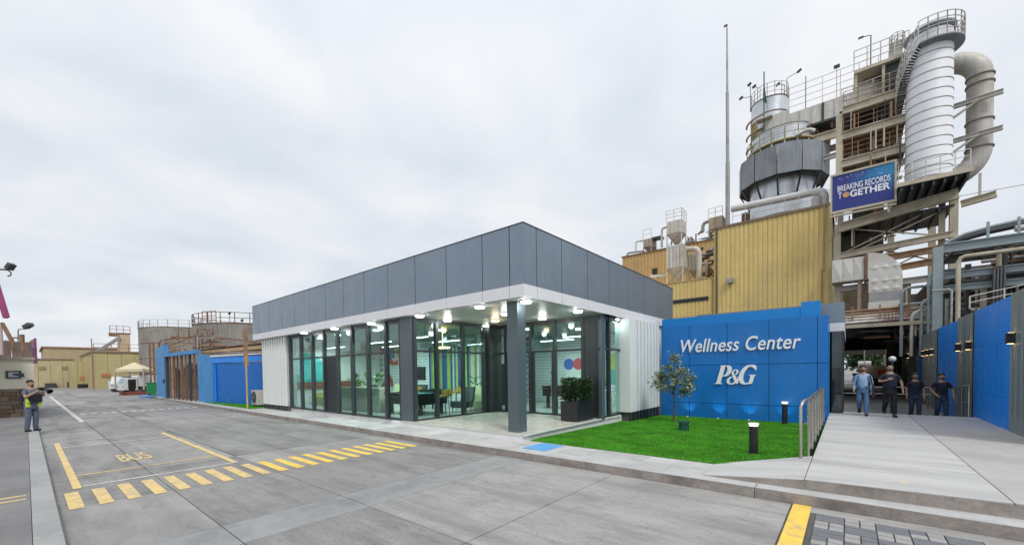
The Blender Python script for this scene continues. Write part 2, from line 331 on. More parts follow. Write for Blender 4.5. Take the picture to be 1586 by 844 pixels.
for v in me.vertices:
    u_ = (v.co.x-min(_xs))/(max(_xs)-min(_xs)); v_ = (v.co.y-min(_ys))/(max(_ys)-min(_ys)); v.co = Vector((-13.0-1.25*v_, 1.37+.58*u_, .0065+v.co.z))
mesh_obj('lettering', me, mat('yellow_paint_worn', (.62, .47, .23), .75, var=.1, dirt=(.28, .265, .25), dscale=7, damt=1.0), bx)
lane = MB()
lane.box(-64, -26, 1.46, 1.62, .006, .010)
lane.build('lane_line', wht_m, label='long pale lane line running toward the far yellow buildings', cat='road marking')
ds = thing('dashed_line', 'row of short white dashes across the road near the blue shed', 'road marking', (-31, 4, 0))
for k in range(13): MB().box(-31.65, -31.1, 1.78+k*.40, 2.0+k*.40, .006, .010).build('dash', wht_m, ds)
MB().box(-.60, -.385, .6, 7.12, .004, .0085).build('yellow_stripe', yel2_m, label='bold yellow line from the kerb to the camera beside the pavers', cat='road marking')
MB().box(-10.14, -10.06, -.9, -.05, .119, .123).box(-9.84, -9.76, -.9, -.05, .119, .123).build('double_line', yel_m, label='two short yellow lines on the dark left pavement', cat='road marking')
# left pavement ---------------------------------------------------
lp = MB().box(-140, 40, -30, -.006, -.2, .118).build('left_pavement', lpave_m, kind='structure')
x = 6.0
lkm = mat('left_kerb_concrete', (.33, .33, .325), .8, var=.12, vs_=1.4, bump=.2, speck=.15, dirt=(.22, .22, .22), dscale=1.2, damt=.5)
lk = thing('left_kerb', 'pale flat kerb edging the left pavement under the photographer', 'kerb', (-10, .12, 0))
while x > -60:
    ln = 1.2 if x > -25 else 3.0
    MB().box(x-ln+.008, x, .0, .235, -.1, .123+random.uniform(-.003, .003)).build('kerb_stone', lkm, lk); x -= ln
MB().box(-30.6, -12.2, -1.6, -1.0, .118, .1225).build('pale_strip', walk_m, lp)
# right pavement --------------------------------------------------
sw = MB().box(-46.5, -1.9, 7.42, 8.6, -.2, .132).build('sidewalk', joint_m, kind='structure')
rk = thing('kerb', 'long grey kerb of weathered stones along the right side of the road', 'kerb', (-10, 7.3, 0))
x = 5.0; k = 0
while x > -46:
    ln = 3.05 if x > -30 else 3.6
    MB().add(*[[(x-ln+.01, 7.13, -.1), (x, 7.13, -.1), (x, 7.42, -.1), (x-ln+.01, 7.42, -.1), (x-ln+.01, 7.14, .15), (x, 7.14, .15), (x, 7.42, .15), (x-ln+.01, 7.42, .15)], [(0,3,2,1),(4,5,6,7),(0,1,5,4),(1,2,6,5),(2,3,7,6),(3,0,4,7)]]).build('kerb_stone', kerb_m, rk)
    MB().box(x-ln+.012, x-.002, 7.15, 7.42, .15, .1535).build('kerb_top', walk_m, rk)
    x -= ln
x = -1.95
random.seed(3)
while x > -46:
    ln = .62 if x > -26 else 1.5
    for (a, b) in ((7.43, 7.93), (7.94, 8.44)):
        MB().box(x-ln+.006, x, a, b, -.1, .15+random.uniform(-.002, .002)).build('paving_slab', walk_m if random.random() < .8 else walk2_m, sw)
    x -= ln
MB().box(-5.98, -5.32, 7.54, 8.38, .1525, .157).build('blue_floor_mark', bluemat_m, label='blue square painted on the pavement before the veranda corner', cat='floor marking')
# ramped apron up to the raised walkway
def quadbox(pts, zb): # pts: 4 corners (x,y,z)
    return MB().add([(x, y, zb) for x, y, z in pts]+list(pts), [(3,2,1,0),(4,5,6,7),(0,1,5,4),(1,2,6,5),(2,3,7,6),(3,0,4,7)])
quadbox([(-1.94, 7.46, .15), (-.5, 7.46, .30), (-.5, 9.35, .335), (-1.94, 8.5, .16)], -.2).build('apron', walk2_m, kind='structure')
quadbox([(-.49, 7.47, .305), (1.55, 7.56, .325), (1.55, 19.1, .335), (-.49, 19.1, .335)], -.3).build('walkway', walk2_m, kind='structure')
quadbox([(1.565, 7.56, .325), (3.4, 7.6, .327), (3.4, 19.1, .335), (1.565, 19.1, .335)], -.3).build('walkway', walk3_m, kind='structure')
MB().add([(-.49, 7.455, .15), (3.4, 7.585, .15), (3.4, 7.595, .322), (-.49, 7.468, .300)], [(0, 1, 2, 3)]).add([(-1.94, 7.452, .15), (-.49, 7.452, .15), (-.49, 7.456, .299), (-1.94, 7.452, .151)], [(0,1,2,3)]).build('step_riser', kerb_m, kind='structure')
quadbox([(-1.94, 7.42, .1505), (3.6, 7.42, .1505), (3.6, 7.6, .1505), (-1.94, 7.47, .1505)], -.1).build('step_tread', walk_m, kind='structure')
quadbox([(-.49, 19.1, .335), (3.1, 19.1, .335), (3.1, 22.5, -.05), (-.49, 22.5, -.05)], -.3).build('ramp', walk3_m, kind='structure')
MB().box(-30, 40, 22.5, 140, -.3, -.05).build('plant_yard', mat('plant_yard_concrete', (.20, .20, .195), .8, var=.2, vs_=.4), kind='structure')
for cx, cy, lbq in ((.62, 8.05, 'left'), (.92, 8.06, 'right')):
    fm = MB(); fm.prism([(cx+.07*math.cos(t*.63), cy+.10*math.sin(t*.63)) for t in range(10)], .300, .319)
    fm.build('footprint_mark', mat('faded_yellow', (.56, .49, .34), .8, dirt=(.50, .50, .50), dscale=9, damt=1.0), label=lbq+' one of two faint yellow patches at the walkway edge', cat='floor marking')
# turf ------------------------------------------------------------
gp = [(-6.42, 8.46), (-1.62, 8.46), (-.72, 9.35), (-.60, 17.28), (-6.12, 17.28), (-6.12, 14.1), (-6.42, 14.1)]
LZ = lambda y: .165-.145*max(0, min(1, (y-9.0)/8.3))
tb = MB().add([(x, y, -.3) for x, y in gp]+[(x, y, LZ(y)) for x, y in gp], [(0,1,2,3,4,5,6)[::-1], (7,8,9,13), (9,10,12,13), (10,11,12)]+[(i,(i+1)%7,7+(i+1)%7,7+i) for i in range(7)]).build('lawn_base', grassb_m, kind='structure')
MB().prism([(-33.6, 7.62), (-24.6, 7.62), (-24.6, 9.2), (-32.4, 8.0)], -.1, .158).build('lawn_base', mat('turf_base_far', (.05, .19, .03), .9), kind='structure')
def inpoly(x, y, P):
    c = False; n = len(P)
    for i in range(n):
        (x1, y1), (x2, y2) = P[i], P[i-1]
        if (y1 > y) != (y2 > y) and x < (x2-x1)*(y-y1)/(y2-y1)+x1: c = not c
    return c
def blades(P, z, n, h, name, label, far=False):
    xs = [p[0] for p in P]; yy = [p[1] for p in P]; V = []; F = []
    rn = random.random
    while len(F) < n:
        x = min(xs)+(max(xs)-min(xs))*rn(); y = min(yy)+(max(yy)-min(yy))*rn()
        if not inpoly(x, y, P): continue
        a = rn()*6.283; ww = .008+.008*rn(); hh = h*(.6+.6*rn()); dx, dy = math.cos(a)*ww, math.sin(a)*ww; lx, ly = (rn()-.5)*hh, (rn()-.5)*hh
        i = len(V); zl = z(y) if callable(z) else z; V += [(x-dx, y-dy, zl-.005), (x+dx, y+dy, zl-.005), (x+lx, y+ly, zl+hh)]; F.append((i, i+1, i+2))
    b = MB(); b.v = [Vector(v) for v in V]; b.f = F; b.sm = [False]*len(F); return b.build(name, grass_m, label=label, cat='grass', kind='stuff')
blades(gp, LZ, 110000, .035, 'turf_grass', 'bright green artificial turf before the blue sign wall')
blades_m = grass_m; grass_m = mat('turf_blade_dry', (.15, .27, .05), .8, var=.2, vs_=2)
blades(gp, LZ, 16000, .032, 'turf_grass', 'yellowish fibres scattered through the green lawn turf')
grass_m = blades_m
blades([(-33.6, 7.62), (-24.6, 7.62), (-24.6, 9.2), (-32.4, 8.0)], .158, 9000, .04, 'turf_grass', 'small strip of green turf by the blue shed')

# ================================================================ WELLNESS BUILDING
BX0, BX1, BY0, BY1 = -25.4, -6.32, 8.12, 19.5
bd = thing('pavilion', 'single storey glass pavilion with grey metal fascia and white trim', 'building', (-16, 14, 0))
# fascia: dark backing plus separate cassette panels
MB().box(BX0+.05, BX1-.05, BY0+.05, BY1-.05, 3.90, 5.70).build('roof_box', black_m, bd)
xs = [-25.4, -24.53, -22.99, -21.35, -19.93, -18.35, -16.87, -15.37, -13.84, -12.3, -10.76, -9.25, -7.76, -6.78, -6.32]
for i in range(len(xs)-1):
    a, b = xs[i]+.013, xs[i+1]-.013
    if i == len(xs)-2: b = BX1
    MB().box(a, b, BY0, BY0+.04, 4.205, 5.73).build('fascia_panel', fasc_m, bd)
    if i % 1 == 0: MB().box(a-.004, b+.004 if i < len(xs)-2 else BX1+.02, BY0-.02, BY0+.04, 3.885, 4.198).build('white_trim_panel', wband_m, bd)
yy_ = [8.165, 8.68, 9.90, 11.40, 12.90, 14.45, 16.0, 17.57, 19.1, 19.5]
for i in range(len(yy_)-1):
    a, b = yy_[i]+.013, yy_[i+1]-.013
    if i == 0: a = BY0+.045
    MB().box(BX1-.04, BX1-.001, a, b, 4.205, 5.73).build('fascia_panel', fasc_m, bd)
    MB().box(BX1-.04, BX1+.018, a if i else BY0+.045, b+.004, 3.885, 4.198).build('white_trim_panel', wband_m, bd)
MB().box(BX0-.001, BX1+.012, BY0-.012, BY0+.3, 5.732, 5.755).box(BX1-.3, BX1+.012, BY0+.3, BY1, 5.732, 5.755).build('roof_coping', frame_m, bd)
MB().box(BX0, BX0+.04, BY0+.05, BY1, 3.89, 5.73).build('side_fascia', fasc_m, bd)
# soffit of square metal panels
for i in range(13):
    for (y0, y1) in ((BY0+.06, 8.36),):
        x0 = -25.2+i*1.45; MB().box(x0+.004, x0+1.446, y0, y1, 3.87, 3.89).build('soffit_panel', soff_m, bd)
for i in range(4):
    for j in range(4):
        x0 = -11.35+i*1.25; y0 = 8.37+j*1.05
        MB().box(x0+.004, x0+1.246, y0+.004, y0+1.046, 3.87, 3.89).build('soffit_panel', soff_m, bd)
for j in range(7):
    MB().box(-6.38+.0, -6.34, 12.6+j*.4, 12.99+j*.4, 3.87, 3.89)
# plinth and veranda floor
MB().box(-12.4, -6.5, 8.22, 20, -.1, .30).build('plinth', stone_m, bd)
MB().box(-25, -12.4, 8.44, 20, -.1, .30).build('plinth', stone_m, bd)
for i in range(9):
    for j in range(7):
        x0 = -11.80+i*.595; y0 = 8.2+j*.62
        if j < 8: MB().box(x0+.003, x0+.592, y0+.003, y0+.617, .30, .332).build('floor_tile', tile_m, bd)
MB().box(-6.44, -6.42, 8.2, 14.0, .30, .334).build('floor_edge', stone_m, bd)
# column
MB().box(-7.17, -6.80, 8.44, 8.80, .333, 3.87).build('column', col_m, bd)
# cladding bays of upright ribs
def ribs_x(x0, x1, y, z0, z1, n):
    MB().box(x0+.02, x1-.02, y+.08, y+.5, z0, z1).build('cladding_backing', mat('cladding_groove', (.42, .44, .43), .6), bd)
    for k in range(n):
        a = x0+(x1-x0)*k/n; w_ = (x1-x0)/n
        MB().box(a, a+w_*.55, y, y+.079, z0, z1).build('cladding_rib', clad_m, bd)
        MB().box(a+w_*.02, a+w_*.55, y+.012, y+.075, .13, z0-.003).build('plinth_block', frame_m, bd)
ribs_x(-24.55, -21.4, 8.26, .40, 3.87, 10)
MB().box(-24.5, -21.45, 8.33, 8.7, .1, .398).build('base_strip', joint_m, bd)
def ribs_y(x, y0, y1, z0, z1, n):
    MB().box(x-.5, x-.08, y0+.02, y1-.02, z0, z1).build('cladding_backing', mat('cladding_groove', (.42, .44, .43), .6), bd)
    for k in range(n):
        a = y0+(y1-y0)*k/n; w_ = (y1-y0)/n; ww = .58
        if k == 0: ww = 1.0
        MB().box(x-.079, x, a, a+w_*ww, z0, z1).build('cladding_rib', clad_m, bd)
        MB().box(x-.075, x-.012, a+.02, a+w_*.5, -.05, z0-.003).build('plinth_block', frame_m, bd)
ribs_y(-6.12, 14.2, 17.25, .42, 3.87, 9)
MB().box(-6.7, -6.22, 14.22, 17.25, -.1, .418).build('base_strip', joint_m, bd)
MB().box(-6.7, -6.12, 14.12, 14.197, .42, 3.87).build('cladding_return', clad_m, bd)
# window walls -----------------------------------------------------
HZ, TZ, BZ = 3.72, 2.72, .30
def bay_x(y, x0, x1, louvre=False, door=False):
    wn = MB().box(x0, x1, y-.03, y+.05, TZ-.035, TZ+.035).build('door' if door else 'window', frame_m, bd)
    MB().box(x0, x1, y-.03, y+.05, BZ, BZ+.09).build('sill_rail', frame_m, wn); MB().box(x0, x1, y-.03, y+.05, HZ, HZ+.15).build('head_rail', frame_m, wn)
    MB().add([(x0, y+.01, TZ+.035), (x1, y+.01, TZ+.035), (x1, y+.01, HZ), (x0, y+.01, HZ)], [(0,1,2,3)]).build('pane', glass_m, wn)
    if louvre:
        for k in range(24): MB().box(x0, x1, y-.02, y+.0+.02, BZ+.12+k*.097, BZ+.185+k*.097).build('louvre_slat', frame_m, wn)
        MB().box(x0, x1, y+.035, y+.045, BZ+.09, TZ-.035).build('backing', dark_m, wn)
    else: MB().add([(x0, y+.01, BZ+.09), (x1, y+.01, BZ+.09), (x1, y+.01, TZ-.035), (x0, y+.01, TZ-.035)], [(0,1,2,3)]).build('pane', glass_m, wn)
    if door:
        for a in (x0, x1-.08): MB().box(a, a+.08, y-.035, y+.055, BZ+.09, TZ-.035).build('door_stile', frame_m, wn)
        MB().cyl((x1-.05, y-.1, 1.0), (x1-.05, y-.1, 2.1), .018, n=8).build('handle', steel_m, wn)
    return wn
def bay_y(x, y0, y1):
    wn = MB().box(x-.05, x+.03, y0, y1, TZ-.035, TZ+.035).build('window', frame_m, bd)
    MB().box(x-.05, x+.03, y0, y1, BZ, BZ+.09).build('sill_rail', frame_m, wn); MB().box(x-.05, x+.03, y0, y1, HZ, HZ+.15).build('head_rail', frame_m, wn)
    for za, zb in ((TZ+.035, HZ), (BZ+.09, TZ-.035)): MB().add([(x-.01, y0, za), (x-.01, y1, za), (x-.01, y1, zb), (x-.01, y0, zb)], [(0,1,2,3)]).build('pane', glass_m, wn)
def mull(x, y, w_=.09, d=.14, z0=None, z1=None): MB().box(x-w_/2, x+w_/2, y-d/2, y+d/2, z0 or BZ, z1 or HZ+.15).build('mullion', frame_m, bd)
WY = 8.42
mx_ = [at_y(px, 600, WY)[0] for px in (451.4, 468.4, 486, 504, 524.7, 547.5, 572, 600, 623)]
for i, (a, b) in enumerate(zip(mx_[:-1], mx_[1:])): bay_x(WY, a+.05, b-.05, louvre=(i == 3))
for m in mx_: mull(m, WY, .13)
RX = -11.30
MB().box(mx_[-1]+.066, RX-.02, WY-.10, WY+.12, BZ, 3.87).build('corner_pier', col_m, bd)
ry = [at_x(px, 600, RX)[1] for px in (643, 677, 717.7, 752)]
for a, b in zip(ry[:-1], ry[1:]): bay_y(RX, a+.05, b-.05)
for m in ry: mull(RX-.01, m, .14, .12)
EY = 12.60
MB().box(-11.6, -11.1, ry[-1]+.062, EY+.1, BZ, 3.87).build('corner_pier', frame_m, bd)
ex = [at_y(px, 600, EY)[0] for px in (763, 785, 824, 860, 904)]
for i, (a, b) in enumerate(zip(ex[:-1], ex[1:])): bay_x(EY, a+.05, b-.05, door=(i in (1, 2)))
for m in ex: mull(m, EY, .12)
MB().box(ex[-1]+.062, -6.56, EY-.05, EY+.2, BZ, 3.87).build('corner_pier', frame_m, bd)
SX = -6.52
MB().box(-6.56, -6.42, EY-.10, EY+.12, BZ, 3.87).build('corner_trim', col_m, bd)
sy = [at_x(px, 600, SX)[1] for px in (926, 943, 962, 974)]
for a, b in zip(sy[:-1], sy[1:]): bay_y(SX, a+.05, b-.04)
for m in sy[1:-1]: mull(SX-.01, m, .13, .11)
# solid parts of the shell and interior
MB().box(-22.6, -22.5, 8.6, 14.3, .3, 3.87).build('inner_wall', wallw_m, bd)
mortar = mat('mortar_grey', (.34, .38, .38), .8); MB().box(-22.5, -14.0, 14.2, 14.3, .3, 3.87).build('brick_wall', mortar, bd)
MB().box(-14.0, -13.9, 14.2, 17.9, .3, 3.87).build('inner_wall', wallw_m, bd)
MB().box(-13.9, -6.75, 17.9, 18.0, .3, 3.87).build('brick_wall', mortar, bd)
MB().box(-6.74, -6.7, 14.2, 18.0, .3, 3.87).build('inner_wall', wallw_m, bd)
MB().box(-25.3, -6.4, 19.3, 19.38, 0, 3.88).box(-25.3, -25.2, 8.6, 19.3, 0, 3.88).box(-6.5, -6.42, 17.6, 19.3, 0, 3.88).build('outer_wall', clad_m, bd)
# raised courses of the painted brick
bk = MB()
for zc in range(21):
    z = .34+zc*.16
    for q in range(30):
        x0 = -22.4+q*.485+(zc % 2)*.24
        if x0+.46 < -14.05: bk.box(x0, x0+.46, 14.175, 14.205, z, z+.135)
for zc in range(21):
    z = .34+zc*.16
    for q in range(25):
        x0 = -13.85+q*.485+(zc % 2)*.24
        if x0+.46 < -6.8: bk.box(x0, x0+.46, 17.875, 17.905, z, z+.135)
bk.build('wall_bricks', brick_m, bd, kind='stuff')
MB().box(-22.5, -11.36, 8.5, 14.2, .3, .325).box(-11.36, -6.75, 12.7, 17.9, .3, .325).box(-13.9, -11.36, 14.2, 17.9, .3, .325).build('interior_floor', mat('interior_floor', (.40, .42, .40), .3, var=.08), bd)
MB().box(-22.5, -11.36, 8.5, 14.2, 3.80, 3.86).box(-11.36, -6.6, 12.67, 17.9, 3.80, 3.86).box(-13.9, -11.36, 14.2, 17.9, 3.80, 3.86).build('interior_ceiling', mat('ceiling_grey', (.26, .29, .28), .7, var=.1), bd)
# striped wall panels
scs = [(.01, .04, .16), (.25, .42, .10), (.5, .5, .42), (.02, .06, .2), (.32, .48, .12), (.16, .2, .18), (.03, .06, .18), (.45, .52, .2), (.02, .1, .22)]
for i in range(26):
    c = scs[(i*5+i//3) % 9]; x0 = -17.6+i*.135
    MB().box(x0, x0+.125, 14.10, 14.18, .95, 3.3).build('wall_slat', mat('slat_%d' % ((i*5+i//3) % 9), c, .6), bd)
for i in range(16):
    c = scs[(i*4+i//3) % 9]
    MB().box(-14.15, -14.05, 11.95+i*.135, 12.075+i*.135, .95, 3.3)
# interior light bars and ceiling fixtures, lit
lamp0 = None
def downlight(x, y, z, label, warm=False, r=.15):
    t = thing('ceiling_light', label, 'ceiling light', (x, y, z), 'round ceiling lights of the pavilion')
    MB().cyl((x, y, z-.03), (x, y, z), r*1.1, n=20).build('housing', wallw_m, t)
    MB().cyl((x, y, z-.085), (x, y, z-.03), r*.85, r, n=20).build('diffuser', lampy_m if warm else lampw_m, t)
    return t
lights = [(471, 518, 'leftmost lamp under the eave beside the white ribbed wall', 0), (518, 511, 'lamp under the eave above the louvre panel', 0), (575, 503, 'lamp under the eave above the planters window', 0),
 (650, 491, 'lamp under the eave just right of the corner pier', 0), (693, 498, 'lamp in veranda ceiling left of the white eave lamp', 0), (743, 477, 'lamp under the eave left of the column head', 0), (752, 507, 'deepest lamp in the veranda ceiling near the inner corner', 0),
 (767, 499, 'warm amber lamp in the veranda ceiling', 1), (783, 488, 'lamp just left of the column head', 0), (815, 469, 'lamp right at the outer front corner of the soffit', 0), (840, 495, 'lamp right of the column above the entrance door', 0), (895, 484, 'bright lamp under the right eave with warm glow', 0), (953, 497, 'rightmost lamp near the ribbed white wall', 0)]
for px, py, lb, wr in lights:
    p = at_z(px, py-4, 3.87)
    downlight(p[0], min(p[1], 12.3) if p[0] < -7.5 else p[1], 3.87, 'round '+('' if wr else 'white ')+lb, bool(wr))
    ld = bpy.data.lights.new('lamp_glow', 'POINT'); ld.energy = 9; ld.shadow_soft_size = .12; ld.color = (1, .8, .5) if wr else (.95, 1, .97)
    # lamp light comes from the diffuser itself; small point light keeps the noise down
    lo = bpy.data.objects.new('lamp_glow', ld); COL.objects.link(lo); lo.location = (p[0], min(p[1], 12.3) if p[0] < -7.5 else p[1], 3.70)
def area(x, y, z, sx, sy, e_, col=(.93, 1, .97)):
    ld = bpy.data.lights.new('ceiling_panel_light', 'AREA'); ld.shape = 'RECTANGLE'; ld.size = sx; ld.size_y = sy; ld.energy = e_; ld.color = col
    o = bpy.data.objects.new('ceiling_panel_light', ld); COL.objects.link(o); o.location = (x, y, z)
bars = [(-20.8, 10.5), (-18.2, 12.2), (-16.2, 10.2), (-13.8, 12.0), (-13.3, 9.9), (-10.2, 15.5), (-8.2, 14.3)]
nm = ['above the sofa by the teal disc', 'above the planter box', 'above the middle windows', 'before the striped wall panel', 'above the black pool table', 'above the football table', 'just inside the entrance door']
for (x, y), q in zip(bars, nm):
    t = thing('light_bar', 'long white light bar under the inner ceiling '+q, 'ceiling light', (x, y, 3.5), 'light bars inside the pavilion')
    MB().box(x-.9, x+.9, y-.05, y+.05, 3.36, 3.42).build('housing', wallw_m, t); MB().box(x-.88, x+.88, y-.045, y+.045, 3.34, 3.359).build('diffuser', emit('lamp_bar', (.9, 1, .98), 7), t)
    MB().cyl((x-.7, y, 3.42), (x-.7, y, 3.8), .008, n=5).cyl((x+.7, y, 3.42), (x+.7, y, 3.8), .008, n=5).build('hanger', dark_m, t)
    area(x, y, 3.33, 1.8, .5, 72)
MB().cyl((-12.6, 10.8, 2.95), (-12.6, 10.8, 3.0), .3, n=24).cyl((-12.6, 10.8, 3.0), (-12.6, 10.8, 3.8), .01, n=5).build('pendant_lamp', lampy_m, label='flat amber pendant lamp hanging inside behind the veranda glass', cat='pendant lamp')

for x, y, q in ((-20.2, 9.4, 'near the teal disc'), (-18.0, 9.2, 'behind the louvre panel'), (-16.4, 11.6, 'above the plants'), (-15.0, 9.3, 'left of the corner pier'), (-13.2, 11.2, 'before the striped wall'), (-12.4, 9.2, 'just behind the corner pier'), (-10.4, 13.6, 'behind the column'), (-8.9, 15.2, 'above the football table'), (-7.6, 13.6, 'inside by the right pier'), (-9.4, 16.6, 'near the disc sign')):
    downlight(x, y, 3.80, 'round white ceiling lamp inside the pavilion '+q, r=.13)
# ------------------------------------------------ interior things
wood_m = mat('beige_laminate', (.50, .47, .36), .5); tealc = mat('teal_paint', (.02, .42, .42), .6); sofa_m = mat('olive_yellow_fabric', (.42, .42, .14), .8)
leaf_m = mat('indoor_leaf', (.04, .12, .03), .5, var=.3, vs_=8)
MB().cyl((-22.49, 9.75, 2.15), (-22.45, 9.75, 2.15), .95, n=40, smooth=False).build('wall_disc', tealc, label='large teal disc on the far left inner wall', cat='wall art')
MB().box(-22.0, -20.4, 9.9, 10.7, .325, .75).box(-22.0, -20.4, 10.7, 10.95, .325, 1.2).box(-22.2, -22.0, 9.9, 10.95, .325, .95).box(-20.4, -20.2, 9.9, 10.95, .325, .95).build('sofa', sofa_m, label='olive yellow sofa below the teal disc', cat='sofa')
MB().box(-22.44, -22.38, 8.9, 12.8, 1.2, 1.55).build('wall_band', mat('brown_band', (.22, .09, .05), .7), label='brown painted band low on the left inner wall', cat='wall art')
def leafy(c, r, h, n, lw, m, name='foliage', parent=None, up=.5, sd=1, lmin=.12, lmax=.3):
    rn = random.Random(sd); b = MB()
    for _ in range(n):
        a = rn.uniform(0, 6.283); rr = r*math.sqrt(rn.random()); zz_ = c[2]+h*rn.random(); p = Vector((c[0]+rr*math.cos(a), c[1]+rr*math.sin(a), zz_))
        d = Vector((math.cos(a)+rn.uniform(-.6, .6), math.sin(a)+rn.uniform(-.6, .6), rn.uniform(-.3, 1)*up*2)).normalized(); s_ = d.cross(Vector((rn.uniform(-1, 1), rn.uniform(-1, 1), 1))).normalized()*lw*rn.uniform(.6, 1.2); l_ = rn.uniform(lmin, lmax)
        q = p+d*l_; mid = p+d*l_*.5+Vector((0, 0, .02))
        b.add([p, mid-s_, q, mid+s_], [(0, 1, 2, 3)])
    return b.build(name, m, parent)
pb = thing('planter_partition', 'long pale box planter with two leafy plants behind the middle windows', 'planter', (-16.8, 9.7, .325))
MB().box(-18.4, -15.2, 9.5, 9.9, .325, 1.35).build('box', wood_m, pb)
leafy((-17.6, 9.7, 1.4), .22, .45, 26, .06, leaf_m, 'foliage', pb, .8, 4, .2, .4)
leafy((-16.0, 9.7, 1.4), .26, .45, 30, .06, mat('indoor_leaf_bright', (.09, .24, .05), .5), 'foliage', pb, .8, 5, .2, .4)
def table(name, label, x0, x1, y0, y1, body=(.75, 1.15), legs=.12, m=black_m, rods=False, top=None):
    t = thing(name, label, 'game table', ((x0+x1)/2, (y0+y1)/2, .325))
    MB().box(x0, x1, y0, y1, body[0], body[1]).build('body', m, t)
    for a in (x0+.12, x1-.12-legs):
        for c in (y0+.12, y1-.12-legs): MB().box(a, a+legs, c, c+legs, .325, body[0]).build('leg', m, t)
    MB().box(x0-.04, x1+.04, y0-.04, y0+.07, body[1], body[1]+.05).box(x0-.04, x1+.04, y1-.07, y1+.04, body[1], body[1]+.05).box(x0-.04, x0+.07, y0+.07, y1-.07, body[1], body[1]+.05).box(x1-.07, x1+.04, y0+.07, y1-.07, body[1], body[1]+.05).build('cushion_rail', top or m, t)
    MB().box(x0+.1, x1-.1, y0+.1, y1-.1, body[1]+.002, body[1]+.01).build('playing_surface', mat('felt', (.02, .12, .12), .9), t)
    if rods:
        for k in range(8): MB().cyl((x0+.15+k*(x1-x0-.3)/7, y0-.3, body[1]-.06), (x0+.15+k*(x1-x0-.3)/7, y1+.3, body[1]-.06), .012, n=6).build('rod', steel_m, t)
    return t
table('pool_table', 'black pool table behind the corner windows', -14.9, -12.6, 9.6, 11.0, (.72, 1.12))
table('side_table', 'smaller dark table left of the pool table by the window', -15.2, -14.3, 11.6, 12.4, (.95, 1.15), .05)
table('football_table', 'dark red table football table seen through the entrance door', -10.6, -9.1, 14.9, 15.7, (.85, 1.25), .12, mat('dark_cherry', (.06, .02, .015), .4), rods=True)
def stool(x, y, label):
    t = thing('bar_stool', label, 'stool', (x, y, .325), 'bar stools behind the veranda glass')
    MB().box(x-.2, x+.2, y-.2, y+.2, 1.02, 1.10).box(x-.2, x+.2, y+.16, y+.2, 1.1, 1.3).build('seat', mat('mustard_fabric', (.38, .25, .04), .8), t)
    for a in (-.17, .17):
        for c in (-.17, .17): MB().cyl((x+a*1.2, y+c*1.2, .325), (x+a, y+c, 1.02), .014, n=6).build('leg', black_m, t)
    return t
stool(-12.6, 10.9, 'mustard bar stool nearest the pool table'); stool(-12.9, 12.7, 'mustard bar stool behind the dark armchairs')
MB().box(-13.6, -12.2, 12.9, 13.6, .325, 1.05).build('counter', mat('pale_yellow_laminate', (.6, .58, .35), .5), label='pale yellow counter before the striped wall', cat='counter')
def chair(x, y, label, c):
    t = thing('armchair', label, 'armchair', (x, y, .325), 'armchairs behind the veranda glass')
    m = mat('chair_'+c, (.05, .06, .07) if c == 'dark' else (.5, .55, .3), .8)
    MB().box(x-.35, x+.35, y-.3, y+.3, .5, .75).build('seat', m, t)
    MB().prism_x([(y+.25, .75), (y+.4, 1.35), (y+.5, 1.35), (y+.38, .6)], x-.35, x+.35).build('backrest', m, t)
    for a in (-.3, .3):
        for q in (-.25, .25): MB().cyl((x+a, y+q, .325), (x+a*.9, y+q*.9, .5), .015, n=6).build('leg', black_m, t)
stool(-12.0, 10.2, 'mustard bar stool closest to the veranda glass'); stool(-16.0, 12.0, 'mustard bar stool beside the small dark table'); stool(-13.6, 12.4, 'mustard bar stool left of the pale counter')
chair(-18.9, 12.6, 'pale green armchair behind the planter box', 'pale'); chair(-17.2, 12.9, 'dark armchair behind the planter box', 'dark'); chair(-19.7, 11.6, 'dark armchair right of the olive sofa', 'dark')
cp = thing('counter_plant', 'leafy potted plant on the pale yellow counter', 'plant', (-13.2, 13.2, 1.05)); MB().cyl((-13.2, 13.2, 1.051), (-13.2, 13.2, 1.3), .10, .13, 14).build('pot', wallw_m, cp); leafy((-13.2, 13.2, 1.3), .2, .4, 36, .05, mat('indoor_leaf_bright', (.09, .24, .05)), 'foliage', cp, .8, 6, .15, .3)
wt = thing('wall_screen', 'black wall screen on the brick wall left of the stripes', 'screen', (-18.4, 14.1, 1.8)); MB().box(-18.9, -18.0, 14.08, 14.16, 1.6, 2.3).build('screen', black_m, wt)
wc = thing('water_cooler', 'white and dark water cooler behind the glass near the column', 'water cooler', (-10.9, 13.4, .33)); MB().box(-11.05, -10.75, 13.3, 13.6, .326, 1.25).build('cabinet', dark_m, wc); MB().cyl((-10.9, 13.45, 1.25), (-10.9, 13.45, 1.6), .13, n=14).build('bottle', wallw_m, wc)
chair(-12.5, 11.7, 'dark armchair tilted back near the veranda glass', 'dark'); chair(-12.35, 12.35, 'pale green armchair in the inner corner', 'pale')
MB().box(at_y(765, 600, 14.9)[0], at_y(783, 600, 14.9)[0], 14.9, 15.3, .325, 2.35).build('display_cabinet', black_m, label='tall black cabinet left of the entrance column', cat='cabinet')
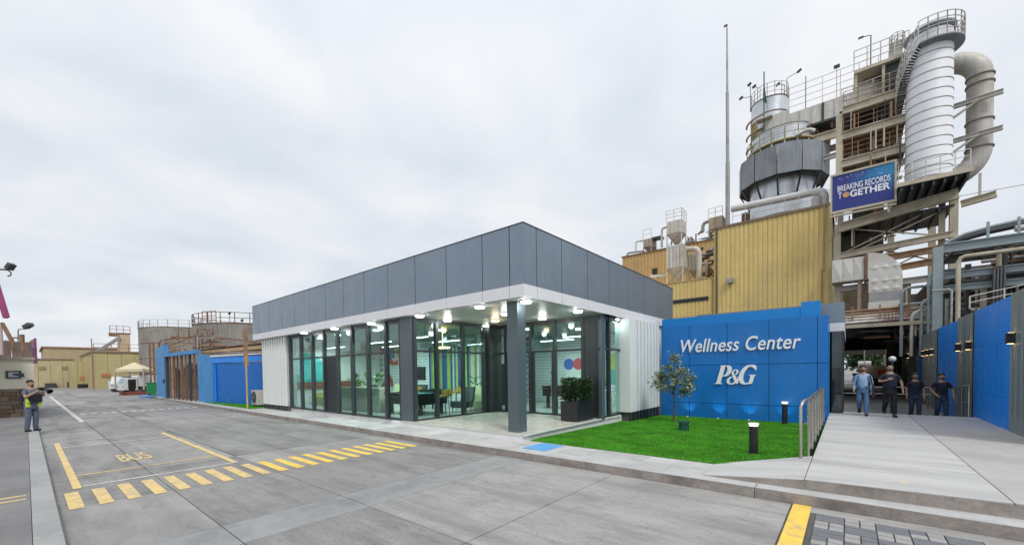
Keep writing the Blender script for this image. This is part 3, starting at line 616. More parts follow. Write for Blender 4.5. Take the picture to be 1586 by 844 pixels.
# wall art: triangle with stripes, red blue yellow shapes
art = thing('wall_mural', 'colourful wall mural of red, blue and yellow shapes with a striped triangle', 'wall art', (-21, 14.1, 1.5))
def wallpoly(pts, m, y=14.17, nm='shape'): MB().prism_y(pts, y-.02, y).build(nm, m, art)
wallpoly([(-22.4, 3.5), (-21.9, 3.5), (-21.0, 2.6), (-20.6, 2.75), (-20.6, 2.45), (-21.3, 2.45)], mat('art_red', (.6, .09, .05), .6), 14.175)
wallpoly([(-21.8, 3.4), (-20.9, 3.4), (-20.9, 2.85), (-21.4, 2.85)], mat('art_blue', (.03, .25, .5), .6), 14.15)
wallpoly([(-20.95, 3.4), (-20.5, 3.4), (-20.5, 2.85)], mat('art_yellow', (.7, .55, .05), .6), 14.16)
for k in range(8):
    a = k*.16; wallpoly([(-22.3+a, 1.15), (-22.22+a, 1.15), (-21.55+a*.35, 2.1-a*.45), (-21.63+a*.35, 2.1-a*.45)], mat('art_stripe', (.45, .10, .08), .6), 14.16, 'stripe')
sg = thing('round_sign', 'white board with blue and red discs on the inner brick wall', 'sign', (-10.3, 17.8, 2))
MB().box(-11.2, -9.8, 17.82, 17.88, 1.25, 2.75).build('board', wallw_m, sg)
MB().cyl((-11.0, 17.80, 2.3), (-11.0, 17.82, 2.3), .29, n=24, smooth=False).build('disc', mat('sign_blue', (.02, .1, .5), .5), sg); MB().cyl((-10.45, 17.79, 2.3), (-10.45, 17.82, 2.3), .29, n=24, smooth=False).build('disc', mat('sign_red', (.6, .06, .06), .5), sg)
MB().box(-9.5, -9.0, 17.80, 17.88, .9, 3.6).build('wall_panel', mat('amber_panel', (.6, .36, .10), .6), label='tall amber panel beside the disc sign', cat='wall panel')
for (x0, cc, lb) in ((-8.9, (.45, .5, .02), 'green and yellow poster on the inner brick wall'), (-8.1, (.5, .2, .3), 'pink and orange poster on the inner brick wall')):
    t = thing('poster', lb, 'poster', (x0+.3, 17.85, 1.5)); MB().box(x0, x0+.62, 17.85, 17.88, 2.0, 2.75).build('upper_print', mat('poster_%g' % x0, cc, .5), t); MB().box(x0, x0+.62, 17.85, 17.88, 1.3, 1.99).build('lower_print', mat('posterl_%g' % x0, (.02, .35, .3) if x0 < -8.5 else (.6, .3, .05), .5), t)
pw = thing('planter_partition', 'low white box planter with small plants by the right side windows', 'planter', (-7.6, 13.6, .325))
MB().box(-8.1, -7.0, 14.2, 14.5, .325, 1.2).build('box', wallw_m, pw); leafy((-7.5, 14.35, 1.22), .35, .3, 50, .04, leaf_m, 'foliage', pw, .8, 9, .1, .25)
# veranda planter box with shrub
pt = thing('veranda_planter', 'square black planter with a dense dark shrub on the veranda', 'planter', (-6.85, 11.6, .333))
MB().box(-7.25, -6.62, 11.2, 12.25, .345, .98).box(-7.22, -6.65, 11.23, 12.22, .98, .985).build('pot', black_m, pt)
leafy((-6.95, 11.72, .98), .48, .74, 1900, .036, mat('shrub_leaf', (.03, .075, .022), .5, var=.35, vs_=9), 'foliage', pt, .3, 11, .07, .14)
leafy((-6.95, 11.72, 1.1), .50, .62, 110, .03, mat('shrub_leaf_warm', (.14, .10, .06), .5), 'foliage', pt, .3, 12, .05, .1)

# ================================================================ BLUE SIGN WALL
WB = 17.3
bw = thing('sign_wall', 'blue panelled wall with raised white company lettering behind the lawn', 'wall', (-3.3, WB, .16))
zc1 = at_y(1140, 484, WB)[2]; zb1 = at_y(1255, 466, WB)[2]; zp1 = at_y(1275, 488, WB)[2]; xE = at_y(1283, 565, WB)[0]
MB().box(-6.11, at_y(1240, 480, WB)[0], WB+.12, WB+.34, -.1, zc1).build('upper_coping', blueD_m, bw)  # brighter blue than the panels: light caught by a sloping coping, painted in
MB().box(at_y(1240, 480, WB)[0]+.003, at_y(1270, 480, WB)[0], WB+.10, WB+.5, -.1, zb1).build('raised_block', blueD_m, bw)
MB().box(-6.11, xE-.01, WB+.04, WB+.11, -.1, zp1-.02).build('backing', mat('navy_backing', (.0, .02, .09), .6), bw)
vx = [-6.11]+[at_y(px, 565, WB)[0] for px in (1067.5, 1126, 1191, 1266)]+[xE]
vz = [-.1, at_y(1031, 621.6, WB)[2], at_y(1126, 564.5, WB)[2], zp1]
for i in range(5):
    for k in range(3): MB().box(vx[i]+.009, vx[i+1]-.009, WB, WB+.038, vz[k]+.009, vz[k+1]-.009).build('panel', blue_m, bw)
MB().box(xE, xE+.02, WB, WB+.42, -.1, zp1).build('end_panel', blueD_m, bw)
# lettering ('Wellness Center'), one mesh per letter
def split_letters(me, parent, m, name='letter'):
    bm = bmesh.new(); bm.from_mesh(me); bmesh.ops.remove_doubles(bm, verts=bm.verts, dist=1e-5); seen = set(); isl = []
    for f in bm.faces:
        if f in seen: continue
        st = [f]; seen.add(f); g = []
        while st:
            q = st.pop(); g.append(q)
            for e_ in q.edges:
                for h in e_.link_faces:
                    if h not in seen: seen.add(h); st.append(h)
        isl.append(g)
    isl.sort(key=lambda g: min(v.co.x for f in g for v in f.verts))
    for g in isl:
        idx = {}; V = []; F = []
        for f in g:
            r = []
            for v in f.verts:
                if v not in idx: idx[v] = len(V); V.append(v.co.copy())
                r.append(idx[v])
            F.append(tuple(r))
        b = MB(); b.v = V; b.f = F; b.sm = [False]*len(F); b.build(name, m, parent)
    bm.free()
ltr_m = mat('letter_white', (.88, .89, .90), .4, var=.02)
me = fit_text(text_mesh('Wellness Center', 1, .22, .008, .02, 1.03), at_y(1055, 540, WB)[0], at_y(1241, 535, WB)[0], at_y(1056, 546.3, WB)[2], at_y(1090, 524.5, WB)[2], WB-.035); split_letters(me, bw, ltr_m)
# ribbon lettering for the company mark: upright strokes of varying width, then slanted
def ribbon_letters():
    xa_, xb2 = at_y(1107, 594, WB)[0], at_y(1175.5, 568, WB)[0]; Z0 = at_y(1130, 594.5, WB)[2]; SC = (at_y(1150, 566, WB)[2]-Z0)/.97; SL = .26; SX2 = (xb2-xa_)/(2.0*SC); X0 = xa_
    def put(b, pts):
        # pts: list of (x,z,halfwidth-x,halfwidth-z)
        pass
    def stroke(b, cl, ws, k=0.0):
        n = len(cl); Lf = []; Rt = []
        for i in range(n):
            x0, z0 = cl[max(i-1, 0)]; x1, z1 = cl[min(i+1, n-1)]; dx, dz = x1-x0, z1-z0; l_ = math.hypot(dx, dz) or 1; nx_, nz = -dz/l_, dx/l_; w_ = ws[i]/2
            Lf.append((cl[i][0]+nx_*w_, cl[i][1]+nz*w_)); Rt.append((cl[i][0]-nx_*w_, cl[i][1]-nz*w_))
        T = lambda p, y: (X0+(p[0]+p[1]*SL)*SC*SX2, y, Z0+p[1]*SC)
        ya, yb = WB-.055+k*.002, WB-.015
        for i in range(n-1):
            q = [Lf[i], Lf[i+1], Rt[i+1], Rt[i]]
            b.add([T(p, ya) for p in q]+[T(p, yb) for p in q], [(0,1,2,3),(7,6,5,4),(0,4,5,1),(1,5,6,2),(2,6,7,3),(3,7,4,0)])
    def arc(cx, cz, rx, rz, a0, a1, n=22): return [(cx+rx*math.cos(R_(a0+(a1-a0)*i/n)), cz+rz*math.sin(R_(a0+(a1-a0)*i/n))) for i in range(n+1)]
    def thick(cl, cx, lo, hi, cz=None):
        # calligraphic: thick where the stroke runs upright
        out = []
        for i in range(len(cl)):
            x0, z0 = cl[max(i-1, 0)]; x1, z1 = cl[min(i+1, len(cl)-1)]; l_ = math.hypot(x1-x0, z1-z0) or 1; out.append(lo+(hi-lo)*abs((z1-z0)/l_)**1.3)
        return out
    P = MB(); stroke(P, [(.17, .0), (.17, .98)], [.20, .20]); stroke(P, [(.0, .02), (.36, .02)], [.04, .04], 1); stroke(P, [(.04, .97), (.3, .97)], [.05, .05], 1)
    c = [(.17, .955)] + arc(.33, .70, .19, .26, 90, -90) + [(.2, .44)]; stroke(P, c, thick(c, 0, .05, .20), 2)
    P.build('letter', ltr_m, bw)
    A = MB(); c = arc(.80, .62, .105, .13, -60, 240, 20); stroke(A, c, thick(c, 0, .04, .085))
    c = [(.72, .55), (.80, .42), (.93, .22), (1.06, .04)]; stroke(A, c, [.06, .12, .13, .10], 1)
    c = arc(.78, .2, .19, .19, 110, 330, 20)+[(.99, .16), (1.07, .30)]; stroke(A, c, thick(c, 0, .05, .12), 2)
    stroke(A, [(.96, .36), (1.16, .36)], [.04, .04], 3)
    A.build('letter', ltr_m, bw)
    Gm = MB(); c = arc(1.42, .5, .30, .475, 52, 285, 30)+[(1.62, .06)]; stroke(Gm, c, thick(c, 0, .055, .20))
    stroke(Gm, [(1.58, .90), (1.66, .83), (1.68, .72)], [.07, .10, .03], 1); stroke(Gm, [(1.40, .90), (1.58, .955)], [.05, .07], 4)
    stroke(Gm, [(1.62, .03), (1.62, .46)], [.17, .17], 2); stroke(Gm, [(1.46, .465), (1.76, .465)], [.045, .045], 3)
    Gm.build('letter', ltr_m, bw)
ribbon_letters()

# bollard lights, uplight, green fixture, tree -----------------------
def bollard(x, y, z, h, label):
    t = thing('bollard_light', label, 'bollard light', (x, y, z), 'black bollard lights on the lawn')
    MB().cyl((x, y, z), (x, y, z+h-.06), .085, n=20).build('post', black_m, t)
    MB().cyl((x, y, z+h-.06), (x, y, z+h-.025), .08, n=20).build('lens', emit('bollard_lens', (1, .90, .68), 5), t)
    MB().cyl((x, y, z+h-.025), (x, y, z+h), .10, n=20).build('cap', emit('bollard_cap', (1, .96, .85), .9), t)
    MB().cyl((x, y, z), (x, y, z+.02), .12, n=20).build('foot', black_m, t)
bollard(-1.55, 9.98, .148, .66, 'black bollard light standing nearest the handrail at the front of the lawn'); bollard(-1.66, 16.7, .03, .78, 'black bollard light close against the blue wall')
for px, q in ((1068, 'left end, behind the small tree'), (1115, 'below the company initials'), (1162, 'behind the front bollard'), (1216, 'beside the rear bollard')):
    p = at_y(px, 630, WB); x = p[0]; y = WB-.28
    t = thing('wall_washer', 'small ground spotlight shining up the blue wall '+q, 'spotlight', (x, y, .02), 'ground spotlights along the blue wall')
    MB().cyl((x, y, .02), (x, y, .07), .05, n=12).build('body', black_m, t); MB().cyl((x, y, .07), (x, y, .073), .035, n=12).build('lens', emit('washer_lens', (1, .95, .85), 1.5), t)
    ld = bpy.data.lights.new('washer_beam', 'SPOT'); ld.energy = 7; ld.spot_size = R_(80); ld.spot_blend = .9; ld.shadow_soft_size = .03; ld.color = (.8, .95, 1)
    o = bpy.data.objects.new('washer_beam', ld); COL.objects.link(o); o.location = (x, y, .09); o.rotation_euler = Vector((0, -.45, -1)).to_track_quat('Z', 'Y').to_euler()
gt = thing('garden_fixture', 'squat dark green drum fixture on the lawn below the small tree', 'garden light', (-3.87, 12.9, .095))
grn_m = mat('dark_green_plastic', (.01, .07, .05), .5)
MB().cyl((-3.87, 12.9, .095), (-3.87, 12.9, .28), .15, .15, n=20).build('base', grn_m, gt); MB().cyl((-3.87, 12.9, .30), (-3.87, 12.9, .38), .155, n=20).build('cap', grn_m, gt)
for k in range(8): a = k*.785; MB().box(-3.87+.12*math.cos(a)-.012, -3.87+.12*math.cos(a)+.012, 12.9+.12*math.sin(a)-.012, 12.9+.12*math.sin(a)+.012, .28, .30).build('vent_post', grn_m, gt)
tr = thing('small_tree', 'young tree with pale speckled leaves before the blue wall', 'tree', (-4.82, 14.9, .06))
bark = mat('bark', (.10, .075, .05), .9, var=.3, vs_=10)
tb_ = MB(); tb_.tube([(-4.82, 14.9, .02), (-4.80, 14.9, .7), (-4.84, 14.88, 1.2)], [.032, .024, .02], 8)
rn = random.Random(5)
tips = [(-5.35, 14.8, 1.45), (-5.2, 15.1, 1.65), (-4.95, 14.9, 2.0), (-4.75, 14.8, 2.35), (-4.5, 14.9, 1.9), (-4.35, 15.0, 1.65), (-4.25, 14.8, 1.35), (-4.6, 14.6, 1.55), (-5.0, 14.7, 1.3), (-4.45, 14.9, 1.15), (-4.8, 15.1, 1.7), (-5.35, 15.0, 1.75)]
for t_ in tips: tb_.tube([(-4.82, 14.9, .95+rn.random()*.3), ((-4.82+t_[0])/2, (14.9+t_[1])/2, t_[2]-.25), t_], [.014, .009, .004], 5)
tb_.build('trunk', bark, tr)
def leafcl(cs, n, rad, lw, ll, m, parent, sd, name='leaf_cluster'):
    r2 = random.Random(sd); b = MB()
    for c in cs:
        for _ in range(n):
            p = Vector(c)+Vector((r2.gauss(0, rad), r2.gauss(0, rad), r2.gauss(0, rad*.8))); d = Vector((r2.uniform(-1, 1), r2.uniform(-1, 1), r2.uniform(-.6, 1))).normalized(); s_ = d.cross(Vector((r2.uniform(-1, 1), r2.uniform(-1, 1), r2.uniform(-1, 1)))).normalized()*lw
            b.add([p, p+d*ll*.5-s_, p+d*ll, p+d*ll*.5+s_], [(0, 1, 2, 3)])
    return b.build(name, m, parent, kind='stuff')
leafcl(tips, 105, .12, .026, .09, mat('olive_leaf', (.10, .15, .05), .6, var=.3, vs_=9), tr, 1)
leafcl(tips, 50, .12, .024, .085, mat('cream_leaf', (.40, .42, .24), .6, var=.2, vs_=9), tr, 2)
# handrail -----------------------------------------------------------
hr = thing('handrail', 'stainless steel handrail with upright bars between lawn and walkway', 'handrail', (-.55, 12, .3))
for (y, x) in ((9.25, -.62), (9.3, -.52)):
    pass
MB().tube([(-.66, 9.12, .2), (-.66, 9.12, 1.25), (-.645, 9.16, 1.33), (-.62, 9.25, 1.37), (-.58, 10.0, 1.37), (-.58, 15.6, 1.37)], .026, 8).build('top_rail', steel_m, hr)
MB().cyl((-.56, 9.3, .42), (-.56, 15.6, .42), .016, n=6).build('bottom_rail', steel_m, hr)
MB().cyl((-.56, 9.3, 1.30), (-.56, 15.6, 1.30), .014, n=6).build('middle_rail', steel_m, hr)
for k in range(7): MB().cyl((-.56, 9.32+k*1.04, .3), (-.56, 9.32+k*1.04, 1.36), .024, n=8).build('post', steel_m, hr)
for k in range(14): 
    if k % 2: MB().cyl((-.56, 9.32+k*.52, .42), (-.56, 9.32+k*.52, 1.30), .012, n=6).build('baluster', steel_m, hr)
MB().box(-.62, -.50, 9.28, 9.36, .93, .96).build('bracket', steel_m, hr)

# ================================================================ RIGHT FENCE WALL
fw = thing('sheet_fence', 'tall fence wall of alternating blue and grey metal sheets along the walkway', 'fence wall', (3.2, 20, .3))
FXp = 3.12
seg = [(13.0, 15.60, 'g', 3.73), (15.60, 19.45, 'b', 3.70), (19.45, 21.9, 'g', 3.68), (21.9, 26.2, 'b', 3.64), (26.2, 31.0, 'g', 3.62), (31.0, 34.5, 'b', 3.60), (34.5, 39.5, 'g', 3.58), (39.5, 42, 'b', 3.56), (42, 47, 'g', 3.54), (47, 51, 'b', 3.5), (51, 62, 'g', 3.5)]
def sheet_rib(y0, y1, z0, z1, m, pitch, dep=.02, x=FXp):
    n = max(1, int(round((y1-y0)/pitch))); p = (y1-y0)/n; b = MB()
    prof = []
    for i in range(n): prof += [(y0+i*p, 0), (y0+i*p+p*.72, 0), (y0+i*p+p*.78, dep), (y0+i*p+p*.94, dep)]
    prof.append((y1, 0))
    for (a, da), (c, dc) in zip(prof[:-1], prof[1:]): b.add([(x+da, a, z0), (x+dc, c, z0), (x+dc, c, z1), (x+da, a, z1)], [(0, 3, 2, 1)])
    b.box(x+dep+.005, x+dep+.06, y0, y1, z0, z1); return b
fgb = mat('fence_grey_dark_trim', (.06, .07, .08), .5, metal=.3)
for y0, y1, c, zt in seg:
    if c == 'b':
        for (za, zb) in ((-.1, 1.15), (1.155, 2.55), (2.555, zt)):
            sheet_rib(y0+.01, y1-.01, za, zb, None, .55, .005).build('blue_sheet', fblue_m, fw)
    else:
        n = max(2, int((y1-y0)/1.2))
        for k in range(n):
            a = y0+(y1-y0)*k/n; b_ = y0+(y1-y0)*(k+1)/n
            sheet_rib(a+.02, b_-.02, -.1, zt, None, .38, .018, FXp-.03).build('grey_sheet', fgrey_m, fw)
MB().box(FXp+.09, FXp+.2, 13, 62, -.1, 3.4).build('fence_frame', joint_m, fw)
def wlight(y, z, q):
    t = thing('wall_light', q, 'wall light', (FXp-.05, y, z), 'up and down lights on the sheet fence')
    MB().box(FXp-.16, FXp-.035, y-.09, y+.09, z-.13, z+.13).build('body', black_m, t)
    MB().box(FXp-.14, FXp-.05, y-.07, y+.07, z+.13, z+.135).box(FXp-.14, FXp-.05, y-.07, y+.07, z-.135, z-.13).build('lens', emit('warm_lens', (1, .72, .35), 5), t)
    for s_ in (1, -1):
        ld = bpy.data.lights.new('wall_light_beam', 'SPOT'); ld.energy = 4; ld.spot_size = R_(60); ld.spot_blend = .8; ld.shadow_soft_size = .02; ld.color = (1, .72, .4)
        o = bpy.data.objects.new('wall_light_beam', ld); COL.objects.link(o); o.location = (FXp-.095, y, z+s_*.15); o.rotation_euler = (0, 0, 0) if s_ < 0 else (math.pi, 0, 0)
for y, q in ((15.25, 'black box wall light nearest the camera on the grey sheet'), (19.75, 'black box wall light just right of the first blue bay'), (21.35, 'black box wall light left of the pair beside the first blue bay'), (27.3, 'black box wall light, first of the trio on the third grey bay'), (28.7, 'black box wall light, middle of the trio on the third grey bay'), (30.2, 'black box wall light, last of the trio on the third grey bay'),
             (35.2, 'small distant wall light, first on the fourth grey bay'), (36.8, 'small distant wall light, second on the fourth grey bay'), (38.4, 'small distant wall light, third on the fourth grey bay'), (43.4, 'far wall light nearest on the last grey bay'), (45.5, 'far wall light deepest on the last grey bay')):
    wlight(y, 2.62, q)
# rails at the ramp
def bar_rail(name, label, segs, posts, r=.022, m=steel_m):
    t = thing(name, label, 'handrail', segs[0][0])
    for s_ in segs: MB().tube(s_, r, 8).build('rail', m, t)
    for p, h in posts: MB().cyl(p, (p[0], p[1], p[2]+h), r, n=8).build('post', m, t)
bar_rail('handrail', 'pale steel rail with three bars crossing behind the walking men', [[(-2.0, 27, z), (3.0, 27, z)] for z in (.62, .95)], [((x, 27, -.05), 1.02) for x in (-1.5, -.6, .5, 1.6, 2.9)])
bar_rail('handrail', 'short steel rail on the right of the ramp beside the blue sheets', [[(3.0, 19.3, .2), (3.0, 19.3, 1.33), (3.0, 23, 1.1)], [(3.0, 19.3, .8), (3.0, 23, .5)]], [((3.0, 20.4, 0), 1.2), ((3.0, 21.6, 0), 1.15)])
bar_rail('handrail', 'twin steel posts with a rail at the left edge of the ramp', [[(-.3, 19.3, .3), (-.3, 19.3, 1.35), (-.35, 22.5, 1.2)]], [((-.15, 19.6, .2), 1.12)])

# ================================================================ SIDE CANOPY behind the sign wall
sc_ = thing('side_pavilion', 'second grey and white canopy with tall glass behind the blue wall end', 'building', (-2.5, 22, 0))
MB().box(-5, -.10, 18.5, 27, 3.55, 4.27).build('fascia', fasc_m, sc_); MB().box(-5, -.09, 18.49, 27, 3.25, 3.545).build('white_trim', wband_m, sc_)
MB().box(-4.9, -.14, 18.6, 18.612, .3, 3.25).build('pane', glassd_m, sc_); MB().box(-.152, -.14, 18.7, 26.9, .0, 3.25).build('pane', glassd_m, sc_)
for y in (18.6, 20.5, 22.5, 24.5): MB().box(-.17, -.12, y-.03, y+.03, 0, 3.25).build('mullion', frame_m, sc_)
MB().box(-.17, -.12, 18.6, 27, 2.5, 2.56).build('transom', frame_m, sc_)
MB().box(-.5, -.44, 18.6, 18.66, .3, 3.25).build('mullion', frame_m, sc_)
MB().box(-4.9, -2.2, 18.7, 26.9, -.1, 3.2).build('inner_core', mat('pavilion_core', (.25, .26, .28), .7), sc_)

# ================================================================ DETERGENT PLANT (yellow buildings, tower, stack)
def sheets_y(par, x0, x1, y, zs, m, pitch=.3, per=4, dep=.035):
    n = max(1, int(round((x1-x0)/(pitch*per)))); ww = (x1-x0)/n
    for k in range(n):
        for za, zb in zip(zs[:-1], zs[1:]):
            b = MB(); a0 = x0+k*ww; p = ww/per; prof = []
            for i in range(per): prof += [(a0+i*p+.004*(i == 0), 0), (a0+i*p+p*.62, 0), (a0+i*p+p*.70, dep), (a0+i*p+p*.92, dep)]
            prof.append((a0+ww-.004, 0)); yo = y-.012*(zs.index(za) % 2)
            for (a, da), (c, dc) in zip(prof[:-1], prof[1:]): b.add([(a, yo+da, za+.006), (c, yo+dc, za+.006), (c, yo+dc, zb), (a, yo+da, zb)], [(0, 1, 2, 3)])
            b.build('sheet', m, par)
yb = thing('process_building', 'tall yellow corrugated building with a drainpipe and small wall vent', 'building', (-4.4, 40, 0))
sheets_y(yb, -7.95, -.86, 34, [0, 5.8, 9.2, 12.55], yelw_m)
MB().box(-7.9, -.9, 34.06, 60, 0, 12.5).build('shell', yelw_m, yb)
MB().box(-8.0, -.80, 33.93, 60, 12.55, 12.72).build('roof_edge', mat('rusty_trim', (.20, .15, .10), .7), yb)
MB().cyl((-7.75, 33.9, 5), (-7.75, 33.9, 12.6), .05, n=8).build('drainpipe', frame_m, yb); MB().cyl((-1.25, 33.9, 8.3), (-1.25, 33.9, 12.6), .05, n=8).cyl((-1.35, 33.9, 0), (-1.35, 33.9, 8.4), .04, n=8).build('drainpipe', mat('drain_ochre', (.30, .25, .12), .7), yb)
MB().box(-1.02, -.84, 33.90, 33.95, 0, 12.54).build('corner_flashing', mat('flashing', (.46, .37, .17), .6), yb)
p = at_y(1131, 434, 33.8); vt = MB().box(p[0]-.2, p[0]+.2, 33.72, 34, p[2]-.18, p[2]+.15).build('vent_hood', pipe_m, yb)
lb_ = thing('annex_building', 'lower yellow corrugated annex with a long dark slot window', 'building', (-13, 36, 0))
sheets_y(lb_, -20, -8.1, 34.1, [0, 6.2, 8.95], yelw_m); MB().box(-20, -8.0, 34.16, 43.9, 0, 8.9).build('shell', yelw_m, lb_)
MB().box(-14.5, -8.35, 34.04, 34.08, 7.3, 7.58).build('slot_window', black_m, lb_); MB().box(-20, -8.02, 34.05, 34.2, 8.96, 9.02).build('roof_edge', mat('flashing', (.46, .37, .17), .6), lb_)
MB().lathe((-9.6, 27, 4.6), [(1.0, 0), (.95, .35), (.75, .62), (.45, .8), (.01, .88)], 24).build('white_dome', mat('white_tarp', (.75, .75, .74), .6), label='white rounded cover just showing above the blue wall', cat='tank cover')
oc = thing('rear_hall', 'ochre corrugated hall with grey roof edge behind the dust collectors', 'building', (-14, 50, 0))
sheets_y(oc, -19.9, -8, 44, [0, 12.2, 13.0, 14.75], brnw_m, .35); MB().box(-19.85, -8, 44.06, 60, 0, 14.7).build('shell', brnw_m, oc); MB().box(-20, -8, 43.9, 60, 14.76, 14.86).build('roof_edge', mat('rusty_trim', (.20, .15, .10), .7), oc)
p = at_y(1014, 420, 43.95); MB().box(p[0]-.25, p[0]+.25, 43.9, 44.05, p[2]-.3, p[2]+.3).build('vent_opening', black_m, oc)
# dust collectors on the roofs
def collector(name, label, px0, px1, ytop, ymid, ybot, Y, m, dep=1.6, legs=True, n=5):
    a = at_y(px0, ymid, Y); b = at_y(px1, ymid, Y); zt = at_y(px0, ytop, Y)[2]; zm = a[2]; zb = at_y(px0, ybot, Y)[2]; x0, x1 = a[0], b[0]
    t = thing(name, label, 'dust collector', ((x0+x1)/2, Y, zb))
    nn = n; w_ = (x1-x0)/nn
    for k in range(nn): MB().box(x0+k*w_+.02, x0+(k+1)*w_-.02, Y, Y+.08, zm, zt-.05).build('casing_panel', m, t)
    MB().box(x0, x1, Y+.081, Y+dep, zm, zt).build('casing', m, t)
    xc = (x0+x1)/2
    MB().add([(x0, Y, zm-.003), (x1, Y, zm-.003), (x1, Y+dep, zm-.003), (x0, Y+dep, zm-.003), (xc-.2, Y+dep/2-.2, zb+(zm-zb)*.25), (xc+.2, Y+dep/2-.2, zb+(zm-zb)*.25), (xc+.2, Y+dep/2+.2, zb+(zm-zb)*.25), (xc-.2, Y+dep/2+.2, zb+(zm-zb)*.25)], [(0,1,5,4),(1,2,6,5),(2,3,7,6),(3,0,4,7),(4,5,6,7)]).build('hopper', m, t)
    for xx in (x0+.05, x1-.05):
        for yv in (Y+.05, Y+dep-.05): MB().beam((xx, yv, zb), (xx, yv, zm-.005), .1).build('leg', m, t)
    MB().beam((x0+.05, Y, zb), (x1-.05, Y, zm-.1), .05).beam((x1-.05, Y-.02, zb), (x0+.05, Y-.02, zm-.1), .05).build('brace', rustl_m, t)
    return t, (x0, x1, zt, zm, zb)
c1, q1 = collector('dust_collector', 'large white ribbed dust collector standing on the annex roof', 1032, 1058, 382, 416, 441, 36.5, dustw_m)
c2, q2 = collector('dust_collector', 'pale ribbed dust collector with a curved duct right of the large one', 1067, 1081, 394, 418, 433, 38, dustw_m, n=3)
c3, q3 = collector('dust_collector', 'white boxy collector on the rear hall roof above the large one', 1032, 1056, 344, 363, 383, 44.6, dustw_m, n=4)
MB().rail([(q3[0], 44.6, q3[2]), (q3[1], 44.6, q3[2]), (q3[1], 46.2, q3[2])], 1.1, .035, 3, .8).build('railing', dustw_m, c3)
c4, q4 = collector('dust_collector', 'small pinkish roof unit at the left end of the rear hall', 996, 1009, 371, 383, 391, 44.8, mat('pinkish_metal', (.40, .32, .27), .7, var=.15, dirt=(.2, .16, .14)), n=3)
MB().rail([(q4[0], 44.8, q4[2]), (q4[1], 44.8, q4[2])], 1.0, .03, 2, .7).build('railing', dustw_m, c4)
p = at_y(1010, 369, 45); MB().box(p[0]-.1, p[0]+1.0, 45, 46, p[2]-.1, p[2]+.1).build('platform', frame_m, c4)
c5, q5 = collector('dust_collector', 'beige roof house with railing beside the flagpole foot', 1097, 1119, 338, 356, 366, 45, mat('beige_metal', (.46, .36, .27), .7, var=.12, dirt=(.3, .2, .15)), n=2)
MB().rail([(q5[0], 45, q5[2]), (q5[1], 45, q5[2])], .9, .03, 2, .7).build('railing', dustw_m, c5)
def ductpx(name, label, pts, r, m, cat='pipe', n=10, grp=None):
    P3 = [at_y(*p) for p in pts]; sm = []
    for i in range(len(P3)):
        if 0 < i < len(P3)-1:
            a, b, c = Vector(P3[i-1]), Vector(P3[i]), Vector(P3[i+1]); d1 = min((a-b).length/2, r*2.6); d2 = min((c-b).length/2, r*2.6); s0 = b+(a-b).normalized()*d1; s1 = b+(c-b).normalized()*d2
            for k in range(6): t = k/5; sm.append(s0*(1-t)**2+b*2*t*(1-t)+s1*t*t)
        else: sm.append(Vector(P3[i]))
    return MB().tube(sm, r, n).build(name, m, label=label, cat=cat, group=grp)
ductpx('curved_duct', 'white curved duct dropping beside the pale collector', [(1060, 387, 37.6), (1083, 384, 37.6), (1083, 431, 37.6)], .22, dustw_m, 'duct')
ductpx('curved_duct', 'thin duct arching left of the upper white collector', [(1032, 352, 45), (1025, 354, 45), (1025, 383, 45)], .12, dustw_m, 'duct')
ductpx('curved_duct', 'dark bent duct at the left of the beige roof house', [(1097, 343, 45.2), (1089, 346, 45.2), (1088, 360, 45.2)], .16, pipe_m, 'duct')
ductpx('curved_duct', 'thin pipe bend above the far left roof corner', [(996, 373, 45), (985, 374, 45), (985, 391, 45)], .09, dustw_m, 'duct')
ductpx('curved_duct', 'low grey pipe lying along the left roof edge', [(996, 389, 44.5), (972, 392, 44.5), (971, 398, 44.5)], .10, pipe_m, 'duct')
ductpx('curved_duct', 'short white pipe stub reaching left from the large collector legs', [(1032, 427, 37), (1010, 430, 37), (1008, 427, 37)], .17, dustw_m, 'duct')
rn = random.Random(21)
rc = thing('roof_pipework', 'tangle of rusty pipes and valves along the rear hall roof edge', 'pipework', at_y(1080, 372, 44.6))
for k in range(26):
    px = rn.uniform(1060, 1104); py = 380-(px-1060)*.28-rn.uniform(0, 13); a = at_y(px, py, 44.3+rn.random()*2)
    b = Vector(a)+Vector(rn.choice([(rn.uniform(.5, 1.4), 0, 0), (0, 0, -rn.uniform(.4, 1.2)), (.4, 0, .3)])); MB().cyl(a, b, rn.uniform(.04, .12), n=7).build('pipe', rn.choice([rust_m, pipe_m, rustl_m, dustw_m]), rc)
rc2 = thing('wall_pipework', 'dark pipes and valves on the annex roof beside the yellow building edge', 'pipework', at_y(1095, 430, 38.5))
for k in range(30):
    px = rn.uniform(1083, 1104); py = rn.uniform(388, 431); a = at_y(px, py, 37.6+rn.random()*3); b = Vector(a)+Vector(rn.choice([(rn.uniform(.3, .8), 0, 0), (0, 0, -rn.uniform(.4, 1.5)), (.2, 0, .3)])); MB().cyl(a, b, rn.uniform(.04, .16), n=7).build('pipe', rn.choice([rust_m, pipe_m, rustl_m, dark_m]), rc2)
# flag pole
fp = thing('mast', 'very tall slender grey mast rising from the yellow roof', 'mast', (-7.2, 35, 12.7))
MB().cyl((-7.2, 35, 12.7), (-7.2, 35, 17.8), .16, .15, 12).build('lower_tube', pipe_m, fp); MB().cyl((-7.2, 35, 17.8), (-7.22, 35, 23.1), .12, .11, 12).build('middle_tube', pipe_m, fp); MB().cyl((-7.22, 35, 23.1), (-7.24, 35, 28.2), .075, .05, 10).build('upper_tube', pipe_m, fp)
MB().box(-7.45, -7.2, 34.95, 35.05, 28.1, 28.2).build('tip', frame_m, fp)
